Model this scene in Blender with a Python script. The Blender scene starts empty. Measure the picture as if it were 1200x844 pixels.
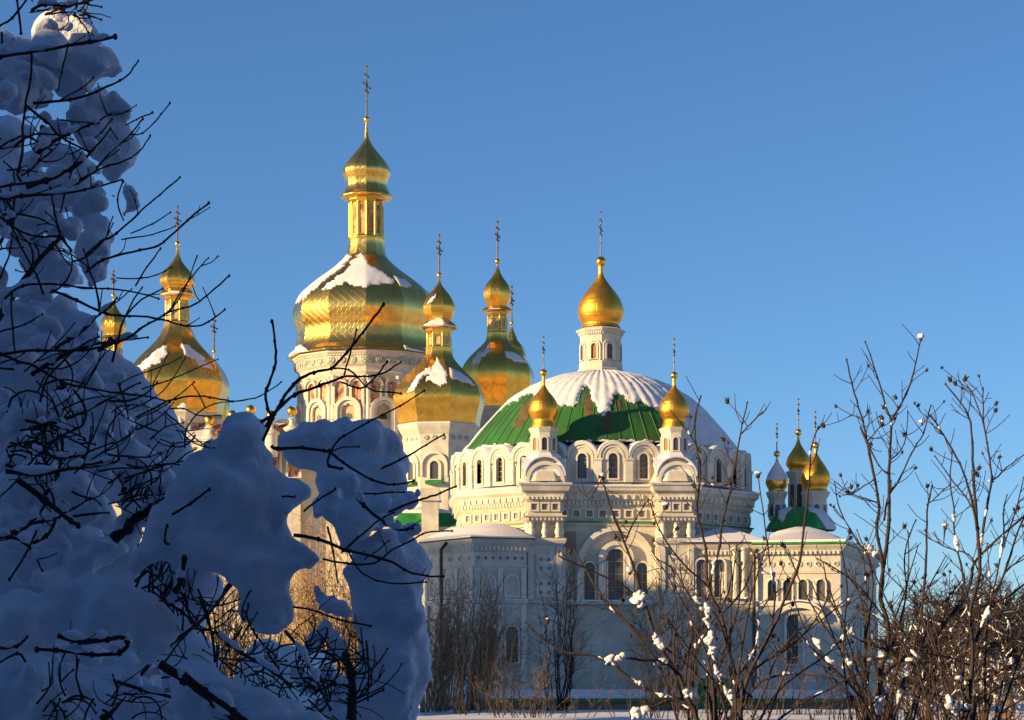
import bpy, math, random
import numpy as np
from mathutils import Vector, Matrix, noise as mnoise
R = math.radians
PI = math.pi
sc = bpy.context.scene
COL = sc.collection
# ------------------------------------------------------------------ camera, world, sun, exposure
FPX = 2706.0; HOR = 800.0; CAMZ = 1.7
cam_d = bpy.data.cameras.new('camera'); cam = bpy.data.objects.new('camera', cam_d); COL.objects.link(cam)
cam_d.sensor_width = 36; cam_d.lens = 36*FPX/1200; cam_d.shift_y = (HOR-422)/1200.0
cam_d.clip_start = 0.1; cam_d.clip_end = 6000
cam.location = (0, 0, CAMZ); cam.rotation_euler = (R(90), 0, 0)
sc.camera = cam
SUN_AZ = R(67); SUN_EL = R(14)          # sun stands to the left and behind the camera
sdir = Vector((-math.sin(SUN_AZ)*math.cos(SUN_EL), -math.cos(SUN_AZ)*math.cos(SUN_EL), math.sin(SUN_EL)))
w = bpy.data.worlds.new('World'); sc.world = w; w.use_nodes = True
nt = w.node_tree; bg = nt.nodes['Background']
sky = nt.nodes.new('ShaderNodeTexSky'); sky.sky_type = 'NISHITA'; sky.sun_disc = False
sky.sun_elevation = SUN_EL
sky.sun_rotation = math.atan2(sdir.x, sdir.y)
sky.air_density = 1.0; sky.dust_density = 0.0; sky.ozone_density = 5.6; sky.altitude = 1500
nt.links.new(sky.outputs[0], bg.inputs[0]); bg.inputs[1].default_value = 0.077
ld = bpy.data.lights.new('sun', 'SUN'); lo = bpy.data.objects.new('sun', ld); COL.objects.link(lo)
ld.energy = 5.0; ld.angle = R(0.5); ld.color = (1.0, 0.69, 0.33)
lo.rotation_euler = (-sdir).to_track_quat('-Z', 'Y').to_euler()
vs = sc.view_settings; vs.view_transform = 'Standard'; vs.look = 'None'; vs.exposure = 0.95; vs.gamma = 1.0; vs.use_curve_mapping = False
sc.cycles.max_bounces = 6; sc.cycles.diffuse_bounces = 3; sc.cycles.glossy_bounces = 3

def X(px, Y): return (px-600)/FPX*Y
def Z(py, Y): return (HOR-py)/FPX*Y + CAMZ
def P(px, py, Y): return Vector((X(px, Y), Y, Z(py, Y)))
# ------------------------------------------------------------------ materials
def mat(name, col, rough=0.8, metal=0.0, nscale=3.0, amount=0.25, bump=0.1, bscale=12.0, col2=None, spec=None, detail=6.0):
    m = bpy.data.materials.new(name); m.use_nodes = True
    n = m.node_tree; b = n.nodes['Principled BSDF']
    b.inputs['Roughness'].default_value = rough; b.inputs['Metallic'].default_value = metal
    if spec is not None: b.inputs['Specular IOR Level'].default_value = spec
    tc = n.nodes.new('ShaderNodeTexCoord')
    t = n.nodes.new('ShaderNodeTexNoise'); t.inputs['Scale'].default_value = nscale; t.inputs['Detail'].default_value = detail
    n.links.new(tc.outputs['Object'], t.inputs['Vector'])
    rp = n.nodes.new('ShaderNodeMapRange'); rp.inputs[1].default_value = .35; rp.inputs[2].default_value = .65
    n.links.new(t.outputs[0], rp.inputs[0])
    mx = n.nodes.new('ShaderNodeMix'); mx.data_type = 'RGBA'
    c2 = col2 if col2 else tuple(c*(1-amount) for c in col)
    mx.inputs[6].default_value = (*c2, 1); mx.inputs[7].default_value = (*col, 1)
    n.links.new(rp.outputs[0], mx.inputs[0]); n.links.new(mx.outputs[2], b.inputs['Base Color'])
    if bump:
        t2 = n.nodes.new('ShaderNodeTexNoise'); t2.inputs['Scale'].default_value = bscale; t2.inputs['Detail'].default_value = 5
        n.links.new(tc.outputs['Object'], t2.inputs['Vector'])
        bp = n.nodes.new('ShaderNodeBump'); bp.inputs['Strength'].default_value = bump; bp.inputs['Distance'].default_value = 0.05
        n.links.new(t2.outputs[0], bp.inputs['Height']); n.links.new(bp.outputs[0], b.inputs['Normal'])
    return m
def gold_mat(name, col, rough, us, vs_, wob, skew=0.0, bstr=0.25):
    m = mat(name, col, rough, 1.0, 1.2, 0.22, 0)
    n = m.node_tree; b = n.nodes['Principled BSDF']
    uv = n.nodes.new('ShaderNodeUVMap')
    mp = n.nodes.new('ShaderNodeMapping'); mp.inputs['Scale'].default_value = (us, vs_, 1); mp.inputs['Rotation'].default_value = (0, 0, skew)
    br = n.nodes.new('ShaderNodeTexBrick'); br.inputs['Scale'].default_value = 1; br.inputs['Mortar Size'].default_value = 0.035
    br.inputs['Mortar Smooth'].default_value = .6; br.inputs['Bias'].default_value = 0
    br.inputs['Color1'].default_value = (.45, .45, .45, 1); br.inputs['Color2'].default_value = (.75, .75, .75, 1); br.inputs['Mortar'].default_value = (0, 0, 0, 1)
    br.inputs['Brick Width'].default_value = 1.0; br.inputs['Row Height'].default_value = 1.0
    n.links.new(uv.outputs[0], mp.inputs[0]); n.links.new(mp.outputs[0], br.inputs[0])
    tc = n.nodes.new('ShaderNodeTexCoord')
    nz = n.nodes.new('ShaderNodeTexNoise'); nz.inputs['Scale'].default_value = 1.1; nz.inputs['Detail'].default_value = 3
    n.links.new(tc.outputs['Object'], nz.inputs['Vector'])
    b1 = n.nodes.new('ShaderNodeBump'); b1.inputs['Strength'].default_value = bstr; b1.inputs['Distance'].default_value = 0.08
    b2 = n.nodes.new('ShaderNodeBump'); b2.inputs['Strength'].default_value = wob; b2.inputs['Distance'].default_value = 0.25
    n.links.new(br.outputs[0], b1.inputs['Height']); n.links.new(nz.outputs[0], b2.inputs['Height'])
    n.links.new(b1.outputs[0], b2.inputs['Normal']); n.links.new(b2.outputs[0], b.inputs['Normal'])
    return m
def fresco_mat():
    m = bpy.data.materials.new('fresco'); m.use_nodes = True
    n = m.node_tree; b = n.nodes['Principled BSDF']; b.inputs['Roughness'].default_value = .8
    tc = n.nodes.new('ShaderNodeTexCoord'); mp = n.nodes.new('ShaderNodeMapping'); mp.inputs['Scale'].default_value = (2.6, 2.6, 1.2)
    v = n.nodes.new('ShaderNodeTexNoise'); v.inputs['Scale'].default_value = 1.0; v.inputs['Detail'].default_value = 4
    n.links.new(tc.outputs['Object'], mp.inputs[0]); n.links.new(mp.outputs[0], v.inputs['Vector'])
    cr = n.nodes.new('ShaderNodeValToRGB'); e = cr.color_ramp.elements
    e[0].position = .32; e[0].color = (.05, .09, .2, 1); e[1].position = .7; e[1].color = (.65, .5, .3, 1)
    for p, c in ((.42, (.35, .07, .05, 1)), (.5, (.5, .2, .1, 1)), (.56, (.6, .42, .15, 1)), (.62, (.12, .2, .25, 1))):
        x = e.new(p); x.color = c
    n.links.new(v.outputs[0], cr.inputs[0]); n.links.new(cr.outputs[0], b.inputs['Base Color'])
    return m
M = {}
M['plaster'] = mat('white_plaster', (.65, .595, .475), .85, 0, .9, .22, .25, 6)
M['trim'] = mat('plaster_trim', (.70, .65, .53), .85, 0, 1.5, .12, .15, 8)
def stain(m, c, lo=.52, hi=.72, f=.75):
    n = m.node_tree; b = n.nodes['Principled BSDF']; src = b.inputs['Base Color'].links[0].from_socket
    tc = n.nodes.new('ShaderNodeTexCoord'); mp = n.nodes.new('ShaderNodeMapping'); mp.inputs['Scale'].default_value = (1.6, 1.6, .22)
    t = n.nodes.new('ShaderNodeTexNoise'); t.inputs['Scale'].default_value = 1.5; t.inputs['Detail'].default_value = 8; t.inputs['Roughness'].default_value = .65
    n.links.new(tc.outputs['Object'], mp.inputs[0]); n.links.new(mp.outputs[0], t.inputs['Vector'])
    rp = n.nodes.new('ShaderNodeMapRange'); rp.inputs[1].default_value = lo; rp.inputs[2].default_value = hi; rp.inputs[4].default_value = f
    t2 = n.nodes.new('ShaderNodeTexNoise'); t2.inputs['Scale'].default_value = .55; t2.inputs['Detail'].default_value = 9; t2.inputs['Roughness'].default_value = .7
    n.links.new(tc.outputs['Object'], t2.inputs['Vector'])
    rp2 = n.nodes.new('ShaderNodeMapRange'); rp2.inputs[1].default_value = .50; rp2.inputs[2].default_value = .62; rp2.inputs[4].default_value = .3
    n.links.new(t2.outputs[0], rp2.inputs[0])
    mx = n.nodes.new('ShaderNodeMix'); mx.data_type = 'RGBA'; mx.inputs[7].default_value = (*c, 1)
    mx2 = n.nodes.new('ShaderNodeMix'); mx2.data_type = 'RGBA'; mx2.inputs[7].default_value = (c[0]*.75, c[1]*.85, c[2]*1.1, 1)
    n.links.new(t.outputs[0], rp.inputs[0]); n.links.new(rp.outputs[0], mx.inputs[0]); n.links.new(src, mx.inputs[6])
    n.links.new(rp2.outputs[0], mx2.inputs[0]); n.links.new(mx.outputs[2], mx2.inputs[6]); n.links.new(mx2.outputs[2], b.inputs['Base Color'])
stain(M['plaster'], (.40, .33, .23), .55, .75, .7); stain(M['trim'], (.46, .38, .26), .58, .78, .6)
M['niche'] = mat('recess_shade_brown', (.34, .27, .22), .9, 0, 2, .3, .1)  # brown puts shade into the holes; also colours glazing bars and panels
M['cream'] = mat('cream_plaster', (.56, .43, .26), .85, 0, 1.2, .22, .2, 7)
M['gold'] = gold_mat('gilded_sheet', (1.0, .50, .065), .42, 1, 1, .2)
M['gold_big'] = gold_mat('gilded_sheet_large', (1.0, .64, .15), .27, 2.2, 2.2, .09, .6, .22)
M['gold_reflect_tint'] = gold_mat('gilded_reflect_tint', (1.0, .56, .09), .28, 2, 2, .12, .6, .22)  # orange tint stands in for warm surroundings reflected by these domes
M['gold_plain'] = mat('gilded_trim', (1.0, .56, .10), .28, 1, 3, .2, .05)
M['gold_dark'] = mat('dark_cross_metal', (.13, .09, .05), .5, .4, 3, .3, 0)  # dark brown metal tone for the crosses
M['green'] = mat('green_roof_paint', (.03, .26, .045), .42, 0, .8, .45, .2, 5)
M['green2'] = mat('green_box_paint', (.02, .28, .09), .5, 0, 1.5, .3, .05)
M['rust'] = mat('bare_brown_roof_metal', (.15, .10, .045), .6, .2, 2, .4, .1)
M['glass'] = mat('window_glass', (.035, .045, .055), .15, 0, 2, .4, 0)
_n = M['glass'].node_tree; _b = _n.nodes['Principled BSDF']; _oi = _n.nodes.new('ShaderNodeObjectInfo')
_m = _n.nodes.new('ShaderNodeMix'); _m.data_type = 'RGBA'; _m.inputs[6].default_value = (.02, .025, .03, 1); _m.inputs[7].default_value = (.13, .12, .11, 1)  # paler tone, random per pane, stands in for reflection
_n.links.new(_oi.outputs['Random'], _m.inputs[0]); _n.links.new(_m.outputs[2], _b.inputs['Base Color'])
_r = _n.nodes.new('ShaderNodeMapRange'); _r.inputs[3].default_value = .06; _r.inputs[4].default_value = .4; _n.links.new(_oi.outputs['Random'], _r.inputs[0]); _n.links.new(_r.outputs[0], _b.inputs['Roughness'])
M['wood'] = mat('brown_shutter', (.30, .11, .04), .6, 0, 3, .3, .1)
M['fresco'] = fresco_mat()
M['cream_dark'] = mat('weathered_painting', (.42, .30, .18), .9, 0, 4, .4, .1)
M['dome_green'] = mat('old_green_dome_paint', (.026, .155, .02), .55, 0, .6, .4, .35, 4, col2=(.03, .085, .02))
M['medal'] = mat('glazed_medallion', (.16, .26, .2), .4, 0, 6, .3, .1, col2=(.5, .5, .42))
M['snow'] = mat('snow', (.72, .73, .76), .6, 0, 2.5, .04, .35, 14)
M['snow_near'] = mat('snow_near', (.80, .84, .93), .75, 0, 6, .05, .35, 70)
M['snow_roof'] = mat('snow_roof', (.70, .69, .71), .7, 0, 1.5, .06, .25, 6)
M['bark'] = mat('wet_dark_bark', (.035, .025, .022), .85, 0, 20, .5, .5, 60)
M['twig'] = mat('brown_twig', (.04, .024, .022), .8, 0, 12, .4, .2, 50)
M['twig2'] = mat('tan_twig', (.40, .26, .13), .8, 0, 6, .4, .1)
M['twig3'] = mat('grey_brown_twig', (.16, .11, .08), .85, 0, 6, .4, .1)
M['twig4'] = mat('dark_crown_twig', (.036, .026, .025), .85, 0, 6, .4, .1)
M['pod'] = mat('dry_seed_pod', (.05, .03, .02), .85, 0, 30, .5, .3)
M['pipe'] = mat('dark_downpipe', (.06, .05, .045), .5, .3, 3, .3, 0)
M['brick'] = mat('brick_house', (.35, .2, .13), .9, 0, 2, .3, .2)
# ------------------------------------------------------------------ helpers
def link(o, parent=None):
    COL.objects.link(o)
    if parent is not None: o.parent = parent
    return o
def thing(name, label, cat, loc=(0, 0, 0), rz=0, group=None):
    o = bpy.data.objects.new(name, None); o.location = loc; o.rotation_euler = (0, 0, rz); o.empty_display_size = .1
    COL.objects.link(o); o['label'] = label; o['category'] = cat
    if group: o['group'] = group
    return o
class MB:
    def __init__(s): s.v = []; s.f = []; s.uv = []; s.has = False
    def add(s, vs, fs, M_=None, uvs=None):
        k = len(s.v)
        if M_ is not None: vs = [M_ @ Vector(v) for v in vs]
        s.v.extend([tuple(v) for v in vs])
        for i, f in enumerate(fs):
            s.f.append(tuple(k+j for j in f))
            if uvs: s.uv.extend(uvs[i]); s.has = True
            else: s.uv.extend([(0, 0)]*len(f))
        return s
    def box(s, x0, x1, y0, y1, z0, z1, M_=None):
        vs = [(x, y, z) for z in (z0, z1) for y in (y0, y1) for x in (x0, x1)]
        return s.add(vs, [(0, 2, 3, 1), (4, 5, 7, 6), (0, 1, 5, 4), (1, 3, 7, 5), (3, 2, 6, 7), (2, 0, 4, 6)], M_)
    def lathe(s, prof, n=32, rot=0.0, M_=None, usc=1.0, vsc=1.0, cap=True):
        vs = []; 
        for r, z in prof:
            for j in range(n):
                a = rot+2*PI*j/n; vs.append((r*math.sin(a), -r*math.cos(a), z))
        fs = []; uvs = []; L = 0
        rm = max(p[0] for p in prof)
        for i in range(len(prof)-1):
            d = math.hypot(prof[i+1][0]-prof[i][0], prof[i+1][1]-prof[i][1])
            for j in range(n):
                k = (j+1) % n
                fs.append((i*n+j, i*n+k, (i+1)*n+k, (i+1)*n+j))
                a, b = prof[i][0]/rm*usc/n, prof[i+1][0]/rm*usc/n
                c = (j+.5)*usc/n
                if n > 16: u = [(j*usc/n, L*vsc), ((j+1)*usc/n, L*vsc), ((j+1)*usc/n, (L+d)*vsc), (j*usc/n, (L+d)*vsc)]
                else: u = [(c-a/2, L*vsc), (c+a/2, L*vsc), (c+b/2, (L+d)*vsc), (c-b/2, (L+d)*vsc)]
                uvs.append(u)
            L += d
        if cap:
            m = len(prof)-1
            fs.append(tuple(range(n-1, -1, -1))); uvs.append([(0, 0)]*n)
            fs.append(tuple(m*n+j for j in range(n))); uvs.append([(0, 0)]*n)
        return s.add(vs, fs, M_, uvs)
    def tube(s, pts, rad, k=6, M_=None):
        n = len(pts); pts = [Vector(p) for p in pts]
        if not hasattr(rad, '__len__'): rad = [rad]*n
        vs = []; up = None
        for i in range(n):
            t = (pts[min(i+1, n-1)]-pts[max(i-1, 0)])
            if t.length < 1e-9: t = Vector((0, 0, 1))
            t.normalize()
            if up is None:
                up = Vector((0, 1, 0)) if abs(t.y) < .9 else Vector((1, 0, 0))
            a = t.cross(up)
            if a.length < 1e-6: a = t.cross(Vector((1, 0, .1)))
            a.normalize(); b = a.cross(t).normalized(); up = b
            for j in range(k):
                c = 2*PI*j/k; vs.append(pts[i]+(a*math.cos(c)+b*math.sin(c))*rad[i])
        fs = [(i*k+j, i*k+(j+1) % k, (i+1)*k+(j+1) % k, (i+1)*k+j) for i in range(n-1) for j in range(k)]
        fs.append(tuple(range(k-1, -1, -1))); fs.append(tuple((n-1)*k+j for j in range(k)))
        return s.add(vs, fs, M_)
    def prism(s, poly, prof, M_=None):
        """poly: list of (x,y) counterclockwise seen from above; prof: list of (offset outward, z)"""
        n = len(poly); vs = []
        for off, z in prof:
            for i in range(n):
                p = Vector(poly[i]); a = Vector(poly[i-1]); b = Vector(poly[(i+1) % n])
                d1 = (p-a).normalized(); d2 = (b-p).normalized()
                n1 = Vector((d1.y, -d1.x)); n2 = Vector((d2.y, -d2.x))
                q = p+(n1+n2)/(1+n1.dot(n2))*off
                vs.append((q.x, q.y, z))
        fs = [(i*n+j, i*n+(j+1) % n, (i+1)*n+(j+1) % n, (i+1)*n+j) for i in range(len(prof)-1) for j in range(n)]
        fs.append(tuple(range(n-1, -1, -1))); fs.append(tuple((len(prof)-1)*n+j for j in range(n)))
        return s.add(vs, fs, M_)
    def ring(s, wo, zb, zs, wi, zbi, zsi, y0, y1, M_=None, n=10, x=0.0, rise=1.0, risei=1.0, close=False):
        """arched plate: outer arch outline minus inner arch opening, between depth y0 (front) and y1 (back)"""
        def outl(w_, b, sp, r_):
            o = [(x-w_/2, b), (x-w_/2, (b+sp)/2), (x-w_/2, sp)]
            o += [(x-w_/2*math.cos(PI*i/n), sp+w_/2*r_*math.sin(PI*i/n)) for i in range(1, n)]
            o += [(x+w_/2, sp), (x+w_/2, (b+sp)/2), (x+w_/2, b)]
            return o
        A = outl(wo, zb, zs, rise); B = outl(wi, zbi, zsi, risei); m = len(A)
        vs = [(a, y0, b) for a, b in A]+[(a, y0, b) for a, b in B]+[(a, y1, b) for a, b in A]+[(a, y1, b) for a, b in B]
        fs = []
        for i in range(m-1):
            fs += [(i, m+i, m+i+1, i+1), (m+i, 3*m+i, 3*m+i+1, m+i+1), (i, i+1, 2*m+i+1, 2*m+i)]
        if zbi > zb+1e-4 or close:
            fs += [(m-1, 2*m-1, m, 0), (m, 2*m-1, 4*m-1, 3*m)]
        fs += [(0, 2*m, 3*m, m), (m-1, 2*m-1, 4*m-1, 3*m-1)]
        return s.add(vs, fs, M_)
    def archplate(s, wd, zb, zs, y0, y1, M_=None, n=10, x=0.0, rise=1.0):
        o = [(x-wd/2, zb), (x-wd/2, zs)]+[(x-wd/2*math.cos(PI*i/n), zs+wd/2*rise*math.sin(PI*i/n)) for i in range(1, n)]+[(x+wd/2, zs), (x+wd/2, zb)]
        m = len(o); vs = [(a, y0, b) for a, b in o]+[(a, y1, b) for a, b in o]
        fs = [tuple(range(m-1, -1, -1)), tuple(range(m, 2*m))]+[(i, (i+1) % m, m+(i+1) % m, m+i) for i in range(m)]
        return s.add(vs, fs, M_)
    def ball(s, c, r, M_=None, n=12, m=8, sz=1.0):
        prof = [(max(r*math.sin(PI*i/m), r*.02), c[2]-r*sz*math.cos(PI*i/m)) for i in range(m+1)]
        T = Matrix.Translation((c[0], c[1], 0))
        return s.lathe(prof, n, 0, (M_ @ T) if M_ is not None else T)
    def mesh(s, name, material, smooth=False, ang=None):
        me = bpy.data.meshes.new(name); me.from_pydata(s.v, [], s.f)
        if s.has:
            l = me.uv_layers.new(name='UVMap'); l.data.foreach_set('uv', [c for u in s.uv for c in u])
        me.materials.append(material if not isinstance(material, str) else M[material])
        me.polygons.foreach_set('use_smooth', [smooth]*len(me.polygons))
        if smooth and ang: me.set_sharp_from_angle(angle=R(ang))
        me.update()
        return me
    def build(s, name, material, parent=None, smooth=False, ang=35, kind=None, label=None, loc=None, rz=0):
        o = bpy.data.objects.new(name, s.mesh(name, material, smooth, ang))
        link(o, parent)
        if kind: o['kind'] = kind
        if label: o['label'] = label
        if loc: o.location = loc
        o.rotation_euler.z = rz
        return o
def inst(me, name, parent, loc=(0, 0, 0), rz=0.0, scale=None, label=None):
    o = bpy.data.objects.new(name, me); link(o, parent); o.location = loc; o.rotation_euler.z = rz
    if scale: o.scale = scale
    if label: o['label'] = label
    return o
def FR(phi, ap, c=(0, 0, 0)):
    """frame on a facade: local x along the wall, -y outwards; phi = azimuth of its normal, 0 towards the camera, positive right"""
    return Matrix.Translation(c) @ Matrix.Rotation(phi, 4, 'Z') @ Matrix.Translation((0, -ap, 0))
def pl(phi, ap): return (math.sin(phi)*ap, -math.cos(phi)*ap)
def smooth_prof(pts, k=4):
    """Catmull-Rom through the profile points"""
    out = []
    n = len(pts)
    for i in range(n-1):
        p0 = pts[max(i-1, 0)]; p1 = pts[i]; p2 = pts[i+1]; p3 = pts[min(i+2, n-1)]
        for j in range(k):
            t = j/k
            q = []
            for d in (0, 1):
                a, b, c, e = p0[d], p1[d], p2[d], p3[d]
                q.append(.5*((2*b)+(-a+c)*t+(2*a-5*b+4*c-e)*t*t+(-a+3*b-3*c+e)*t**3))
            out.append((max(q[0], .01), q[1]))
    out.append(pts[-1]); return out
def inpoly(x, y, poly):
    c = False; j = len(poly)-1
    for i in range(len(poly)):
        xi, yi = poly[i]; xj, yj = poly[j]
        if (yi > y) != (yj > y) and x < (xj-xi)*(y-yi)/(yj-yi)+xi: c = not c
        j = i
    return c
def lathe_pt(prof, n, rot, phi, s):
    """point of the (possibly faceted) surface of revolution"""
    i = min(int(s), len(prof)-2); t = s-i
    r = prof[i][0]*(1-t)+prof[i+1][0]*t; z = prof[i][1]*(1-t)+prof[i+1][1]*t
    if n < 24:
        st = 2*PI/n; d = (phi-rot) % st
        r *= math.cos(st/2)/math.cos(d-st/2)
    return Vector((r*math.sin(phi), -r*math.cos(phi), z))
def patch(prof, n, rot, origin, test, p0, p1, np_, s0, s1, ns, thick, jit=2.0, rib=None):
    """a sheet of snow lying on a surface of revolution, over the cells that test(phi, s, px, py) keeps"""
    org = Vector(origin); G = {}; keep = {}
    for a in range(np_):
        for b in range(ns):
            phi = p0+(p1-p0)*(a+.5)/np_; s = s0+(s1-s0)*(b+.5)/ns
            q = lathe_pt(prof, n, rot, phi, s)+org
            nz = mnoise.noise(q*1.3)*jit+mnoise.noise(q*4.1)*jit*.6
            px = 600+q.x/q.y*FPX+nz; py = HOR-(q.z-CAMZ)/q.y*FPX+nz
            if test(phi, s, px, py): keep[(a, b)] = 1
    mb = MB(); idx = {}
    def inner(a, b):
        return all((i, j) in keep for i in (a-1, a) for j in (b-1, b))
    def vert(a, b, top):
        key = (a, b, top)
        if key not in idx:
            phi = p0+(p1-p0)*a/np_; s = s0+(s1-s0)*b/ns
            q = lathe_pt(prof, n, rot, phi, s)
            q2 = lathe_pt(prof, n, rot, phi, s+.05 if s+.05 < len(prof)-1 else s-.05)
            o = Vector((q.x, q.y, 0)).normalized()+Vector((0, 0, .7)); o.normalize()
            t = 0
            if top:
                t = thick*(1.0 if inner(a, b) else .45)*(1+.35*mnoise.noise(q*1.7))
                if rib: t += rib(phi, s)
            else: t = -.02
            idx[key] = len(mb.v); mb.v.append(tuple(q+o*t))
        return idx[key]
    for (a, b) in keep:
        mb.f.append((vert(a, b, 1), vert(a+1, b, 1), vert(a+1, b+1, 1), vert(a, b+1, 1))); mb.uv += [(0, 0)]*4
        for (na, nb, e0, e1) in ((a, b-1, (a, b), (a+1, b)), (a+1, b, (a+1, b), (a+1, b+1)), (a, b+1, (a+1, b+1), (a, b+1)), (a-1, b, (a, b+1), (a, b))):
            if (na, nb) not in keep:
                mb.f.append((vert(*e1, 1), vert(*e0, 1), vert(*e0, 0), vert(*e1, 0))); mb.uv += [(0, 0)]*4
    return mb
# ------------------------------------------------------------------ ground
def ground():
    xs = np.concatenate([np.linspace(-3000, -120, 12), np.linspace(-100, 100, 70), np.linspace(120, 3000, 12)])
    ys = np.concatenate([np.linspace(-600, -20, 8), np.linspace(-10, 200, 80), np.linspace(220, 3000, 14)])
    vs = []
    for y in ys:
        for x in xs:
            z = 0
            if abs(x) < 110 and -15 < y < 210:
                z = .35*mnoise.noise(Vector((x*.06, y*.06, 0)))+.12*mnoise.noise(Vector((x*.3, y*.3, 3)))+.3*max(0, mnoise.noise(Vector((x*.8, y*.5, 9))))
                z *= 0 if y > 138 else 1
            vs.append((x, y, z-.02 if y < 138 else 0))
    nx = len(xs)
    fs = [(j*nx+i, j*nx+i+1, (j+1)*nx+i+1, (j+1)*nx+i) for j in range(len(ys)-1) for i in range(nx-1)]
    mb = MB(); mb.add(vs, fs); o = mb.build('ground', 'snow', None, True, None, kind='structure')
ground()
# ------------------------------------------------------------------ windows and crosses
def window_meshes(tag_, wd, h, depth=.14, fr=.14, bars=True, glass='glass'):
    """arched window, sill at z=0, local front -y"""
    sp = h-wd/2
    a = MB(); a.ring(wd+2*fr, -fr*.6, sp, wd, 0, sp, -depth, .02); fm = a.mesh('window_frame', 'trim')
    b = MB(); b.archplate(wd-.004, .002, sp, -.03, .0); pm = b.mesh('pane', glass)
    c = MB()
    if bars:
        for k in (1, 2, 3): c.box(-wd/2+.003, wd/2-.003, -.055, -.032, h*k/4.2-.015, h*k/4.2+.015)
        c.box(-.015, .015, -.058, -.031, .01, h-.02)
    cm = c.mesh('glazing_bars', 'niche') if bars else None
    return fm, pm, cm
def place_window(meshes, parent, x, y, z, rz):
    fm, pm, cm = meshes
    o = inst(fm, 'window', parent, (x, y, z), rz); inst(pm, 'pane', o)
    if cm: inst(cm, 'glazing_bars', o)
    return o
def cross_mb(z0, z1, s, turn, r=None):
    """three-bar cross on a shaft from z0 to z1, turned away from the camera"""
    mb = MB(); r = r or s*.016; h = z1-z0; T = Matrix.Rotation(turn, 4, 'Z')
    mb.tube([(0, 0, z0-.1), (0, 0, z0+h*.5), (0, 0, z1)], [r*1.3, r, r*.8], 6, T)
    for zz, l in ((.82, .12), (.62, .24), (.5, .1)):
        mb.tube([(-l*h, 0, z0+h*zz), (0, 0, z0+h*zz), (l*h, 0, z0+h*zz)], [r*.8, r*1.1, r*.8], 5, T)
        for sx in (-1, 1): mb.ball((sx*l*h, 0, z0+h*zz), r*1.9, T, 6, 4)
    mb.ball((0, 0, z1), r*2, T, 6, 4); mb.ball((0, 0, z0+h*.62), r*2.6, T, 8, 5)
    mb.ball((0, 0, z0+h*.3), r*1.7, T, 8, 5)
    for a in (-1, 1):
        mb.tube([(0, 0, z0+h*.62), (a*h*.07, 0, z0+h*.72)], r*.5, 4, T); mb.tube([(0, 0, z0+h*.62), (a*h*.07, 0, z0+h*.52)], r*.5, 4, T)
    return mb
def prof_px(pts, Y, cy=None):
    """[(y_px, half width px)] top to bottom -> [(r, z)] bottom to top at distance Y"""
    k = Y/FPX
    return [(hw*k, Z(y, Y)) for y, hw in pts][::-1]
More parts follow.
